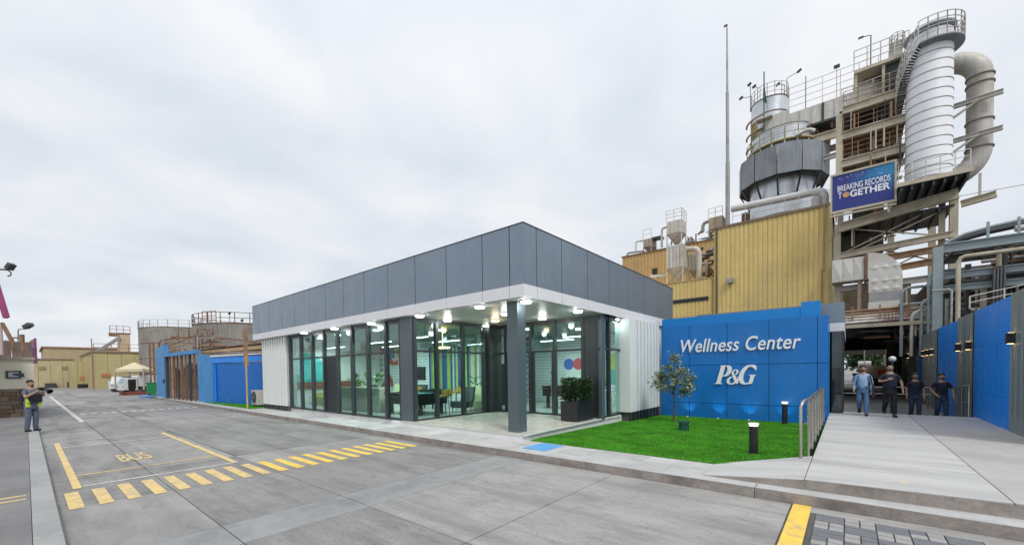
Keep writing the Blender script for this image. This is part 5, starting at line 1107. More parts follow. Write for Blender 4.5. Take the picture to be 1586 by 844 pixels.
# blue grey pipe rack right ---------------------------------------------
pr = thing('pipe_rack', 'blue grey steel pipe rack crossing behind the sheet fence', 'pipe rack', (6, 29, 0))
MB().ibeam((3.28, 28, 0), (3.28, 28, 7.6), .34, .34).beam((3.2, 28.2, 0), (3.2, 28.2, 7.3), .16).build('column', ssteel_m, pr)
for x in (9.5,): MB().ibeam((x, 28, 0), (x, 28, 8.2), .34, .34).build('column', ssteel_m, pr)
for z, h in ((7.5, .42), (6.2, .30), (5.6, .26)):
    MB().ibeam((3.45, 28, z), (14, 28, z+.02), .3, h).build('beam', ssteel_m, pr); MB().ibeam((3.45, 31, z), (14, 31, z), .3, h).build('beam', dark_m, pr)
for k in range(8): MB().beam((3.8+k*1.3, 28.1, 7.35), (3.8+k*1.3, 31, 7.35), .12).beam((3.8+k*1.3, 28.1, 6.1), (3.8+k*1.3, 31, 6.1), .12).build('cross_beam', frame_m, pr)
arcp = [(3.5, 29, 7.7), (3.75, 29, 8.0), (4.3, 29, 8.25), (5.2, 29, 8.42), (6.5, 29, 8.55), (9, 29, 8.6), (14, 29, 8.6)]
MB().tube(arcp, .08, 6).build('cable_ladder_edge', ssteel_m, pr); MB().tube([(x, y+.8, z-.05) for x, y, z in arcp], .14, 6).build('cable_bundle', dark_m, pr)
for k in range(4): MB().beam((4.9+k*.9, 28.3, 7.7), (4.9+k*.9, 28.3, 8.5), .09).build('stanchion', ssteel_m, pr)
MB().tube([(3.9, 27.6, 3.4), (3.9, 27.6, 6.75), (3.98, 27.6, 6.9), (4.1, 27.6, 6.95), (14, 27.6, 7.0)], .085, 10).build('pipe', cream_m, pr)
MB().tube([(3.05, 27.5, 5.5), (3.6, 27.5, 5.5), (3.68, 27.5, 5.42), (3.68, 27.5, 3.4)], .045, 8).build('pipe', pipe_m, pr)
for k in range(46):
    x = rn.uniform(3.5, 9); y = rn.uniform(28.4, 33); z = rn.choice([rn.uniform(5.8, 6.1), rn.uniform(6.4, 7.2), rn.uniform(7.7, 8.1), rn.uniform(4.2, 5.4)])
    MB().cyl((x, y, z), (x+rn.uniform(1, 5), y, z), rn.uniform(.05, .17), n=8).build('pipe', rn.choice([pipe_m, dark_m, rustl_m, conc_m, dark_m, dark_m, cream_m]), pr)
for k in range(30):
    x = rn.uniform(3.6, 8); y = rn.uniform(28.4, 32); MB().cyl((x, y, 3.4), (x, y, rn.uniform(5, 7.4)), rn.uniform(.04, .12), n=8).build('pipe', rn.choice([pipe_m, dark_m, cream_m]), pr)
ct = MB()
for k in range(4): ct.tube([(5.0+k*.10, 27.8, 3.9), (5.0+k*.10, 27.7, 6.2), (5.04+k*.08, 27.9, 6.35)], .05, 6)
ct.build('cable_drop', dark_m, pr)
MB().rail([(4.2, 27.2, 4.5), (6.2, 27.2, 4.9)], .55, .03, 2, 1.2).build('fence_pipe_rail', dustw_m, label='thin white rail above the blue fence sheets', cat='railing')
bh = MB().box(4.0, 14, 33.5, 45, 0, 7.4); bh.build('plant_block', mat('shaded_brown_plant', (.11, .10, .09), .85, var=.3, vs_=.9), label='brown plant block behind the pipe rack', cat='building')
# end of passage: parked trucks, greenery, posts
ev = thing('tank_truck', 'white tank truck parked beyond the passage', 'truck', (-.3, 60, 0))
MB().cyl((.9, 60, 1.95), (2.0, 60, 1.95), .6, n=20).build('tank', wband_m, ev); MB().box(.5, 2.1, 59.4, 60.6, .6, 1.2).build('chassis', dark_m, ev)
for x in (.9, 1.8): MB().cyl((x, 59.1, .45), (x, 59.4, .45), .5, n=16).build('wheel', black_m, ev)
ev = thing('lorry', 'long pale lorry with a red side stripe beyond the passage', 'truck', (3, 54, 0))
MB().box(1.2, 5.8, 54, 56, .7, 2.0).build('body', mat('lorry_dusty', (.30, .28, .26), .7, var=.2), ev); MB().box(2.3, 4.2, 53.97, 53.995, 1.1, 1.6).build('red_stripe', mat('truck_red', (.5, .02, .03), .5), ev); MB().box(1.3, 5.7, 54.1, 55.9, -.05, .69).build('chassis', dark_m, ev)
for x in (1.9, 5.0): MB().cyl((x, 53.9, .4), (x, 54.2, .4), .45, n=16).build('wheel', black_m, ev)
ev = thing('round_sign', 'white round lamp globe above the far end of the passage', 'lamp', at_y(1382, 556, 24)); p = at_y(1382, 556, 24)
MB().ball(p, .13, n=16, m=10).build('globe', wallw_m, ev); MB().cyl((p[0], 24, -.05), (p[0], 24, p[2]), .04, n=8).build('post', dark_m, ev)
MB().beam((2.9, 52, -.05), (2.9, 52, 4.2), .25).build('yellow_post', mat('pale_yellow_post', (.7, .65, .35), .6), label='pale yellow post in front of far greenery', cat='post')
MB().box(1.2, 1.3, 52, 52.1, -.05, 4).build('white_post', wband_m, label='thin white post in front of far greenery', cat='post')
ftg = mat('far_foliage', (.05, .10, .04), .7, var=.4, vs_=2)
for x, y, r, lb in ((1.5, 70, 2.0, 'left clump of trees beyond the passage'), (4.4, 72, 2.2, 'right clump of trees beyond the passage')):
    t = thing('far_tree', lb, 'tree', (x, y, 0)); MB().cyl((x, y, -.1), (x, y, 2.6), .16, .1, n=8).build('trunk', bark, t)
    leafcl([(x+rn.gauss(0, r*.45), y+rn.gauss(0, .8), 3.1+rn.gauss(0, 1.0)) for _ in range(26)], 110, .5, .16, .5, ftg, t, int(x*10), 'crown')

# ================================================================ LEFT BACKGROUND
# tanks
tk = thing('storage_tank', 'huge weathered grey tank with spiral stair and pale top railing', 'storage tank', (0, 0, 0))
c = at_d(296, 580, 66); TX, TY, TR = c[0], c[1], 6.2; TZ_ = 9.2; tk.location = (TX, TY, 0)
for k in range(4): MB().lathe((TX, TY, 0), [(TR, k*2.3+.02), (TR, k*2.3+2.3)], 56).build('shell_course', tank_m, tk); MB().lathe((TX, TY, 0), [(TR, k*2.3+2.28), (TR+.04, k*2.3+2.28), (TR+.04, k*2.3+2.34), (TR, k*2.3+2.34)], 56).build('weld_band', rust_m, tk)
MB().lathe((TX, TY, 0), [(TR, TZ_), (.01, TZ_+.6)], 48).build('roof', tank_m, tk)
MB().rail(circ(TX, TY, TZ_, TR, 30), 1.1, .04, 2, 3).build('railing', dustw_m, tk)
sp_ = [(TX+(TR+.5)*math.cos(3.95-k*.04-.3), TY+(TR+.5)*math.sin(3.95-k*.04-.3), 1.2+k*.32) for k in range(24)]
b = MB()
for i in range(23): b.beam(sp_[i], sp_[i+1], .9, .25)
b.build('spiral_stair', rust_m, tk); MB().rail(sp_[::3], 1.0, .03, 2, 2).build('stair_railing', rustl_m, tk)
c2_ = at_d(386, 580, 50); T2X, T2Y, T2R, T2Z = c2_[0], c2_[1], 5.4, 7.7
tk2 = thing('storage_tank', 'nearer brown grey tank with rusty railings behind the blue shed', 'storage tank', (T2X, T2Y, 0))
for k in range(3): MB().lathe((T2X, T2Y, 0), [(T2R, k*2.57+.02), (T2R, k*2.57+2.57)], 56).build('shell_course', tank_m, tk2); MB().lathe((T2X, T2Y, 0), [(T2R, k*2.57+2.54), (T2R+.05, k*2.57+2.54), (T2R+.05, k*2.57+2.62), (T2R, k*2.57+2.62)], 56).build('weld_band', rust_m, tk2)
MB().lathe((T2X, T2Y, 0), [(T2R, T2Z), (.01, T2Z+.4)], 40).build('roof', tank_m, tk2)
MB().rail(circ(T2X, T2Y, T2Z, T2R, 24), 1.2, .045, 2, 3).build('railing', rust_m, tk2)
p = at_d(326, 505, 46); MB().rail([(p[0]-.6, p[1]-.6, T2Z), (p[0]+1.0, p[1]+.3, T2Z)], 1.5, .05, 3, .7).box(p[0]-.6, p[0]+1.0, p[1]-.6, p[1]+.5, T2Z-.12, T2Z).build('stair_head', rustl_m, tk2)
flood(tk2, at_d(356, 503, 46), (0, 0, 1.3)); flood(tk2, at_d(376, 503, 46), (-.2, 0, .5))
# rusty pipe truss between tanks and shed
pt_ = thing('rusty_truss', 'rusty pipe truss and platform in front of the tanks', 'steel structure', at_d(300, 600, 42))
tp = [at_d(x, y, 42) for x, y in ((248, 527), (300, 521), (350, 524), (400, 530), (440, 536))]
for a, b_ in zip(tp[:-1], tp[1:]): MB().beam(a, b_, .14).build('chord', rust_m, pt_); MB().beam(Vector(a)-Vector((0, 0, .9)), Vector(b_)-Vector((0, 0, .7)), .12).build('chord', rustl_m, pt_); MB().beam(Vector(a)-Vector((0, 0, .9)), b_, .08).build('diagonal', rust_m, pt_)
rn = random.Random(14)
for k in range(42):
    px = rn.uniform(242, 330); py = rn.uniform(508, 545); a = Vector(at_d(px, py, 41+rn.random()*3)); d = rn.choice([Vector((.77, .64, 0))*rn.uniform(.5, 2.0), Vector((0, 0, -rn.uniform(.5, 1.8)))]); MB().cyl(a, a+d, rn.uniform(.03, .09), n=6).build('pipe', rn.choice([rust_m, rustl_m, rust_m, pipe_m]), pt_)
for px in (234, 240, 262, 330): a = at_d(px, 600, 42); MB().beam((a[0], a[1], 0), (a[0], a[1], 5.4), .14).build('leg', rust_m, pt_)
# blue shed, open middle, blue panel
sh = thing('blue_shed', 'blue painted shed with open rusty middle bay and pale flat roof edge', 'shed', (-33, 9, 0))
Zs = .15
A0, A1, A2 = Vector((-34.8, 7.66, 0)), Vector((-32.6, 7.98, 0)), Vector((-24.9, 9.25, 0)); Cc = Vector((-42.4, 7.25, 0)); NB = Vector((0, 1, 0))
def wallseg(a, b, z0, z1, z1b, th, m, nm, par, off=0):
    a = a+NB*off; b = b+NB*off; c = b+NB*th; d = a+NB*th
    return MB().add([(a.x, a.y, z0), (b.x, b.y, z0), (c.x, c.y, z0), (d.x, d.y, z0), (a.x, a.y, z1), (b.x, b.y, z1b), (c.x, c.y, z1b), (d.x, d.y, z1)], [(0,3,2,1),(4,5,6,7),(0,1,5,4),(1,2,6,5),(2,3,7,6),(3,0,4,7)]).build(nm, m, par)
rbp = mat('royal_blue_paint', (.0, .14, .50), .55, var=.06, vs_=1)
wallseg(A1, A2, Zs, 2.78, 2.72, .1, rbp, 'wall', sh); wallseg(A1, A2, 2.785, 3.18, 3.10, .2, fblue_m, 'roof_band', sh, -.06); wallseg(A1, A2, 3.185, 3.30, 3.22, 3.0, wband_m, 'roof', sh, -.12)
wallseg(A0, A1, Zs, 3.42, 3.30, .1, oblue_m, 'wall', sh)
pA = A1.lerp(A2, .06); MB().cyl((pA.x, pA.y-.05, Zs), (pA.x, pA.y-.05, 2.7), .05, n=8).build('drainpipe', fblue_m, sh)
wallseg(Cc, A0, 3.50, 3.78, 3.76, .3, oblue_m, 'eave_board', sh, -.1); wallseg(A0+Vector((-1.6, -.1, 0)), A2, 3.55, 3.72, 3.78, .25, mat('tan_timber', (.40, .27, .15), .8), 'eave_board', sh, .3)
MB().add([(-42.4, 7.4, 3.82), (-24.9, 9.6, 3.9), (-24.9, 14, 4.3), (-42.4, 14, 4.2)], [(0, 1, 2, 3)]).build('roof', mat('shed_roof', (.12, .10, .09), .9), sh)
for k in range(8):
    q_ = Cc.lerp(A0, (k+.3)/8); MB().beam((q_.x, q_.y, Zs), (q_.x, q_.y, 3.5), .09 if k % 2 else .15).build('post', rust_m if k % 3 else dark_m, sh)
for k in range(26):
    q_ = Cc.lerp(A0, k/26)+NB*(.5+(k % 3)*.03); MB().box(q_.x, q_.x+.25, q_.y, q_.y+.04, Zs, 2.5+(k % 4)*.14).build('board', mat('rusty_board', (.15, .10, .07), .9, var=.3, vs_=1.5) if k % 3 else mat('grey_board', (.16, .14, .13), .9, var=.3), sh)
MB().box(-42.4, -34.9, 9.6, 9.7, Zs, 3.4).build('inner_wall', mat('shed_dark', (.10, .08, .07), .9), sh)
for z_ in (1.6, 2.45): MB().beam(Cc+NB*.3+Vector((0, 0, z_)), A0+NB*.3+Vector((0, 0, z_)), .08).build('cross_bar', rust_m, sh)
pnl = thing('hoarding', 'tall faded blue panel with slanted top at the left end of the shed', 'panel', (-45, 7.4, .1))
a = at_z(243, 613, .1); b_ = (-42.45, 7.16, .1)
MB().add([(a[0], a[1], .1), (b_[0], b_[1], .1), (b_[0], b_[1], 4.5), (a[0], a[1], 4.42), (a[0], a[1]+.3, .1), (b_[0], b_[1]+.3, .1), (b_[0], b_[1]+.3, 4.5), (a[0], a[1]+.3, 4.42)], [(0,1,2,3),(7,6,5,4),(3,2,6,7),(1,5,6,2),(0,3,7,4)]).build('board', oblue_m, pnl)
MB().box(b_[0]-.25, b_[0]-.05, b_[1]-.08, b_[1]-.01, 1.4, 1.7).build('lock_box', black_m, pnl)
sp = thing('sign_post', 'yellow post with a rusty tan sign plate edge by the blue shed', 'sign', (-25.9, 8.1, .15))
p = at_z(383.5, 633, .15); wm_ = A1.lerp(A2, .93)
wk_ = thing('wall_mark', 'small white mark painted on the blue shed beside the white ribbed wall', 'wall mark', (wm_.x, wm_.y-.06, 1.1))
MB().box(wm_.x-.35, wm_.x+.3, wm_.y-.045, wm_.y-.035, 2.0, 2.1).box(wm_.x-.1, wm_.x+.05, wm_.y-.045, wm_.y-.035, 1.6, 1.999).build('upper_stroke', wband_m, wk_); MB().prism_y([(wm_.x-.2, 1.25), (wm_.x+.15, 1.2), (wm_.x+.1, 1.5)], wm_.y-.045, wm_.y-.035).build('lower_stroke', wband_m, wk_)
MB().cyl((p[0], p[1], .1), (p[0], p[1], 3.0), .045, n=10).build('post', mat('tan_post', (.5, .36, .14), .7), sp)
MB().box(p[0]-.03, p[0]+.03, p[1]-.10, p[1]+.10, 2.45, 4.35).build('plate', rustl_m, sp)
ac = thing('air_conditioner', 'outdoor air conditioner unit beside the white ribbed wall', 'air conditioner', (-27.5, 8.3, .2))
q = at_y(397, 615, 8.4); MB().box(q[0]-.45, q[0]+.55, 8.3, 8.62, .28, 1.1).build('casing', mat('ac_beige', (.55, .53, .47), .6), ac); MB().cyl((q[0]-.05, 8.27, .7), (q[0]-.05, 8.3, .7), .33, n=20, smooth=False).build('fan_grille', dark_m, ac); MB().cyl((q[0]-.05, 8.25, .7), (q[0]-.05, 8.27, .7), .09, n=12).build('fan_hub', rustl_m, ac)
MB().box(q[0]-.4, q[0]-.3, 8.35, 8.6, .15, .28).box(q[0]+.3, q[0]+.4, 8.35, 8.6, .15, .28).build('foot', dark_m, ac)
MB().box(a[0]-2.2, a[0]+.5, a[1]-1.0, a[1]-.2, 0, .12).build('blue_plank', oblue_m, label='pale blue board lying on the ground before the blue panel', cat='board')
# tent, van, truck, bin, debris
tn = thing('canopy_tent', 'beige pyramid canopy over the parked white vehicles', 'canopy', (-72, 9.3, 0))
ap = Vector(at_d(208, 564, 55)); cs = [Vector(at_d(178, 575, 52)), Vector(at_d(222, 578.5, 48)), Vector(at_d(240, 575, 56)), Vector(at_d(200, 574, 62))]
zc = 2.85
cs = [Vector((v.x, v.y, zc)) for v in cs]; ap.z = 3.9
tentm = mat('tent_cloth', (.62, .54, .36), .8, var=.05)
for i in range(4): MB().add([cs[i], cs[(i+1) % 4], ap], [(0, 1, 2)]).build('roof_panel', tentm, tn)
for i in range(4): MB().add([cs[i], cs[(i+1) % 4], cs[(i+1) % 4]-Vector((0, 0, .35)), cs[i]-Vector((0, 0, .35))], [(0, 1, 2, 3)]).build('valance', tentm, tn)
for v in cs: MB().cyl((v.x, v.y, 0), (v.x, v.y, zc), .09, n=8).build('pole', mat('tent_pole', (.4, .37, .3), .6), tn); MB().box(v.x-.3, v.x+.3, v.y-.3, v.y+.3, 0, .35).build('foot_weight', black_m, tn)
vanw = mat('van_white', (.62, .63, .62), .35, var=.05)
def vehicle(label, cx, cy, rz, L_, W, H, cab):
    t = thing('parked_'+cab, label, cab, (cx, cy, 0)); M = Matrix.Translation((cx, cy, 0)) @ Matrix.Rotation(rz, 4, 'Z')
    def bl(b, n, m): b.v = [M @ v for v in b.v]; return b.build(n, m, t)
    if cab == 'van':
        bl(MB().prism_y([(-L_/2, .35), (L_/2, .35), (L_/2, 1.0), (L_/2-.35, 1.15), (L_/2-.8, H-.1), (L_/2-1.1, H), (-L_/2+.1, H), (-L_/2, H-.2)], -W/2, W/2), 'body', vanw)
        bl(MB().add([(L_/2-.40, -W/2+.12, 1.18), (L_/2-.40, W/2-.12, 1.18), (L_/2-.80, W/2-.15, H-.18), (L_/2-.80, -W/2+.15, H-.18)], [(0,1,2,3)]), 'windscreen', glassd_m)
        for s_ in (-1, 1):
            bl(MB().box(-L_/2+.4, -.1, s_*(W/2+.004), s_*(W/2+.012), 1.15, H-.25), 'side_window', glassd_m); bl(MB().box(.05, L_/2-.95, s_*(W/2+.004), s_*(W/2+.012), 1.15, H-.25), 'side_window', glassd_m)
        bl(MB().box(-L_/2-.012, -L_/2-.004, -W/2+.2, W/2-.2, 1.2, H-.3), 'rear_window', glassd_m)
    else:
        bl(MB().prism_y([(L_/2-1.3, .35), (L_/2, .35), (L_/2, 1.1), (L_/2-.35, H-.35), (L_/2-.5, H-.3), (L_/2-1.3, H-.3)], -W/2, W/2), 'cab', vanw)
        bl(MB().box(-L_/2, L_/2-1.4, -W/2, W/2, .75, H), 'cargo_box', vanw); bl(MB().box(-L_/2, L_/2-1.3, -W/2+.2, W/2-.2, .4, .745), 'chassis', dark_m)
        for s_ in (-1, 1): bl(MB().box(L_/2-1.15, L_/2-.4, s_*(W/2+.004), s_*(W/2+.012), .5, H-.5), 'door_opening', black_m)
        bl(MB().add([(L_/2+.005, -W/2+.1, 1.12), (L_/2+.005, W/2-.1, 1.12), (L_/2-.33, W/2-.12, H-.38), (L_/2-.33, -W/2+.12, H-.38)], [(0,1,2,3)]), 'windscreen', glassd_m)
    for x in (-L_/2+.8, L_/2-.75):
        for s_ in (-1, 1): w0 = bl(MB().cyl((x, s_*(W/2-.2), .33), (x, s_*(W/2+.02), .33), .33, n=16), 'wheel', black_m)
    for s_ in (-1, 1): bl(MB().box(L_/2+.0, L_/2+.03, s_*(W/2-.35), s_*(W/2-.12), .7, .88), 'headlight', pipe_m)
    return t
v1 = at_d(191, 600, 56); v2 = at_d(222, 600, 50)
vehicle('white van parked under the beige canopy at its left pole', v1[0], v1[1], R_(-20), 4.2, 1.65, 1.95, 'van')
vehicle('small white truck with open dark cab door right of the van', v2[0], v2[1], R_(-75), 4.4, 1.7, 2.1, 'truck')
gb_ = thing('wheelie_bin', 'bright green wheelie bin by the blue panel', 'bin', at_z(235, 612, 0)); p = at_z(235, 612.5, 0)
MB().add([(p[0]-.28, p[1]-.3, .1), (p[0]+.28, p[1]-.3, .1), (p[0]+.28, p[1]+.3, .1), (p[0]-.28, p[1]+.3, .1), (p[0]-.36, p[1]-.38, 1.25), (p[0]+.36, p[1]-.38, 1.25), (p[0]+.36, p[1]+.38, 1.25), (p[0]-.36, p[1]+.38, 1.25)], [(0,3,2,1),(4,5,6,7),(0,1,5,4),(1,2,6,5),(2,3,7,6),(3,0,4,7)]).build('body', mat('bin_green', (.02, .22, .07), .5), gb_)
MB().box(p[0]-.4, p[0]+.4, p[1]-.42, p[1]+.42, 1.26, 1.34).build('lid', mat('bin_green', (.02, .22, .07)), gb_)
for s_ in (-1, 1): MB().cyl((p[0]+s_*.3, p[1]-.2, .1), (p[0]+s_*.36, p[1]-.2, .1), .1, n=10).build('wheel', black_m, gb_)
p = at_z(207, 611, 0); db = thing('scrap_pallet', 'low stack of rusty red racks before the white vehicles', 'pallet', (p[0], p[1], 0))
for k in range(7): MB().box(p[0]-1.4+k*.4, p[0]-1.1+k*.4, p[1]-1.0, p[1]+1.0, 0, .12+.1*(k % 3)).build('rack', mat('red_rust', (.20, .06, .045), .85, var=.3), db)
for z in (.25, .42): MB().box(p[0]-1.5, p[0]+1.4, p[1]-1.0, p[1]-.9, z, z+.07).build('rack_bar', mat('red_rust', (.20, .06, .045)), db)
# far yellow buildings
def sheets_x(par, x, y0, y1, z0, z1, m, n):
    w_ = (y1-y0)/n
    for k in range(n): MB().box(x-.1, x+(.0 if k % 2 else .03), y0+k*w_+.02, y0+(k+1)*w_-.02, z0, z1).build('wall_panel', m, par)
fa = thing('far_warehouse', 'yellow warehouse with rooftop tower at the far end of the yard', 'building', (-100, 14, 0))
fy = mat('pale_yellow_wall', (.47, .40, .20), .75, var=.08, vs_=.3, streak=.15)
sheets_x(fa, -95, 7.1, 24, 0, 6.0, fy, 10); MB().box(-118, -95.15, 7.1, 24, 0, 5.95).build('shell', fy, fa); MB().box(-118, -94.8, 6.9, 24, 5.98, 6.2).build('roof_edge', mat('roof_brown', (.25, .2, .14), .8), fa)
MB().cyl((-94.8, 7.0, 0), (-94.8, 7.0, 8.2), .07, n=8).build('drainpipe', rustl_m, fa); MB().box(-94.95, -94.85, 8.0, 9.0, 1.9, 2.5).build('wall_sign', mat('faded_orange', (.45, .2, .08), .7), fa)
MB().rail([(-94.9, 7.2, 6.2), (-94.9, 24, 6.2)], 1.2, .05, 2, 2).build('railing', rustl_m, fa)
ta = at_x(186, 545, -98); tb2 = at_x(202.5, 545, -98); tz1 = at_x(195, 517, -98)[2]
MB().box(-101, -98, ta[1], tb2[1], 6.2, tz1).build('roof_tower', mat('peach_wall', (.52, .40, .28), .7, var=.1), fa); MB().box(-101.1, -97.9, ta[1]-.1, tb2[1]+.1, tz1, tz1+.15).build('tower_roof', rust_m, fa)
MB().rail([(-97.9, ta[1]-1.2, tz1+.1), (-97.9, tb2[1], tz1+.1)], 1.2, .05, 2, 1).build('tower_railing', rustl_m, fa)
MB().beam(at_x(150, 545, -97), (-97.9, ta[1], tz1-.7), .35, .5).build('conveyor', pipe_m, fa); MB().box(-98.6, -97.9, ta[1]-1.3, ta[1]-.3, tz1-.5, tz1+.1).build('drive_box', rust_m, fa)
fb = thing('far_shed', 'long low pale yellow shed left of the warehouse', 'building', (-118, 3, 0))
sheets_x(fb, -115, -6, 6.0, 0, 5.3, mat('pale_yellow_wall2', (.50, .43, .25), .75, var=.08, vs_=.3, streak=.1), 8); MB().box(-130, -115.15, -6, 6.0, 0, 5.25).build('shell', fy, fb); MB().box(-130, -114.8, -6.1, 6.1, 5.3, 5.5).build('roof_edge', mat('roof_brown', (.25, .2, .14)), fb)
for y in (1.6, 4.4): MB().box(-115, -114.9, y, y+.8, 3.4, 4.0).build('vent', mat('faded_brown', (.30, .22, .12), .8), fb)
MB().box(-114.8, -113.6, 2.2, 3.6, 0, .9).build('barrow', dark_m, label='dark machine left one against the far shed wall', cat='machine'); MB().box(-114.8, -113.4, 5.0, 6.6, 0, 1.0).build('compressor', dark_m, label='dark machine right one against the far shed wall', cat='machine')
fc = thing('far_link_building', 'yellow link wall with doors between shed and warehouse', 'building', (-106, 6.5, 0))
sheets_x(fc, -105, 5.2, 7.9, 0, 4.7, fy, 4); MB().box(-114.7, -105.15, 5.2, 7.0, 0, 4.6).build('shell', fy, fc); MB().box(-104.96, -104.9, 6.1, 6.7, 1.4, 2.1).build('notice', mat('faded_orange', (.45, .2, .08)), fc); MB().box(-104.96, -104.8, 5.8, 7.6, 0, .7).build('dock_gap', black_m, fc)
fd = thing('far_hall', 'brownish hall roof rising behind the yellow shed', 'building', (-130, 8, 0))
MB().box(-150, -128, 2.5, 14, 0, 8.1).build('wall', mat('brown_hall', (.40, .32, .2), .8, var=.1), fd); MB().box(-150.2, -127.8, 2.2, 14, 8.1, 8.4).build('roof', rustl_m, fd)
MB().box(-90, -86, 8.3, 8.6, 0, 1.3).build('white_barrier', wband_m, label='low white wall piece before the warehouse', cat='barrier'); MB().box(-84, -80.5, 8.7, 9.0, 0, 1.9).build('leaning_sheet', pipe_m, label='grey sheet stack leaning before the warehouse', cat='sheet stack')
# near left building: cream wall with stone base and small sign
lf = thing('gate_building', 'cream walled building with brown stone base and a small framed sign', 'building', (-31, -3, .1))
LX = -30.8; ye = at_x(53.5, 600, LX)[1]; zst = at_x(30, 602, LX)[2]; ztp = at_x(30, 557, LX)[2]
MB().box(LX-8, LX, -14, ye, zst, ztp).build('wall', mat('cream_render', (.70, .66, .54), .8, var=.04), lf); MB().box(LX-8, LX+.12, -14, ye+.05, ztp, ztp+.12).build('coping', mat('cream_render_edge', (.35, .33, .28), .8), lf)
stc = [mat('stone_%d' % k, c, .85, var=.2, vs_=3, bump=.4) for k, c in enumerate([(.16, .10, .065), (.22, .15, .10), (.19, .15, .12), (.13, .09, .07)])]
MB().box(LX-8, LX+.02, -14, ye-.02, .1, zst-.005).build('base', stc[3], lf)
rn = random.Random(17); z = .12
while z < zst-.06:
    h = min(.2, zst-z-.01); y = -3.2+rn.random()*.3
    while y < ye-.1:
        ln = rn.uniform(.3, .7); y2 = min(y+ln, ye-.01); MB().box(LX+.02, LX+.06+rn.random()*.04, y, y2-.02, z, z+h-.02).build('stone', rn.choice(stc), lf); y = y2
    z += h
s0 = at_x(9, 586, LX); s1 = at_x(33, 574, LX)
fs = MB().box(LX+.01, LX+.06, s0[1], s1[1], s0[2], s1[2]).build('sign_frame', mat('sign_frame_dark', (.03, .05, .05), .5), lf)
MB().box(LX+.06, LX+.07, s0[1]+.08, s1[1]-.08, s0[2]+.07, s1[2]-.07).build('sign_face', mat('sign_face_grey', (.42, .43, .50), .5, var=.1, vs_=6), fs)
MB().prism_x([(s0[1]+.55, s1[2]-.12), (s1[1]-.22, s1[2]-.12), (s1[1]-.3, s1[2]-.2), (s0[1]+.75, s1[2]-.36), (s0[1]+.57, s1[2]-.3)], LX+.071, LX+.076).build('sign_print', mat('sign_print_dark', (.03, .04, .06), .5), fs)
# clutter above: rusty gate frame, magenta-edged panel, conveyor, floods
ru = thing('rusty_rooftop_frame', 'rusty frame and grey tubes standing above the cream wall', 'steel structure', (LX-2, -1.5, ztp))
def lp_(px, py, d=24.5): return at_d(px, py, d)
for a, b_, w_ in (((34, 518), (35, 557), .16), ((16, 523), (34, 523), .08), ((3, 500), (28, 545), .14), ((8, 535), (54, 530), .1), ((46, 530), (46, 556), .1), ((18, 525), (22, 556), .1)): MB().beam(lp_(*a), lp_(*b_), w_).build('bar', rust_m, ru)
for k in range(9): MB().box(LX-1.6+.0, LX-1.5, -2.6+k*.32, -2.35+k*.32, ztp, ztp+1.0-.05*(k % 3)).build('slat', mat('old_timber', (.16, .12, .10), .9, var=.3), ru)
p = lp_(52, 540, 25); MB().prism_x([(p[1]-.45, ztp), (p[1]+.02, ztp), (p[1]+.02, ztp+1.5), (p[1]-.12, ztp+1.4), (p[1]-.35, ztp+.8)], p[0], p[0]+.3).build('curved_panel', mat('grey_purple', (.25, .22, .26), .7), ru); MB().box(p[0]-.02, p[0]+.34, p[1]+.025, p[1]+.13, ztp, ztp+1.55).build('edge_trim', mat('magenta_paint', (.30, .05, .16), .6), ru)
MB().ball(lp_(1, 546), .3, n=12, m=8).build('globe_light', wband_m, ru)
gl_ = thing('near_gable', 'pinkish gable wall with magenta roof edge at the left picture edge', 'building', (-19, -4, 0))
g0 = at_d(10, 492, 17); g1_ = at_d(-6, 440, 17); 
MB().beam(g0, g1_, .14, .16).build('roof_edge', mat('magenta_paint', (.30, .05, .16)), gl_)
gx = at_d(-12, 520, 17.5); MB().box(gx[0]-2, gx[0]+.1, gx[1]-4, gx[1]+.25, 3.0, 4.3).build('wall', mat('pink_render', (.5, .38, .36), .8), gl_); MB().beam((gx[0]-1, gx[1]-1, 0), (gx[0]-1, gx[1]-1, 3.0), .3).build('post', rust_m, gl_)
fl = thing('floodlight', 'upper floodlight on a thin arm entering from the left', 'floodlight', at_d(-30, 418, 14)); MB().tube([at_d(-30, 415, 14), at_d(12, 418, 14)], .03, 6).tube([at_d(12, 418, 14), at_d(17, 422, 14), at_d(17, 426, 14), at_d(12, 428, 14)], .02, 6).build('arm', frame_m, fl); MB().beam(at_d(13, 417, 14), at_d(19, 409, 14), .2, .12).build('lamp_head', dark_m, fl)
MB().beam(Vector(at_d(-30, 415, 14)), (at_d(-30, 415, 14)[0], at_d(-30, 415, 14)[1], .1), .12).build('post', frame_m, fl)
fl = thing('floodlight', 'lower floodlight on a bent pole above the cream wall', 'floodlight', lp_(28, 556)); MB().tube([lp_(28, 556), lp_(28, 511), lp_(30, 509.5), lp_(41, 509.5)], .035, 6).build('arm', pipe_m, fl); MB().beam(lp_(39, 507), lp_(48, 502), .3, .2).build('lamp_head', dark_m, fl)

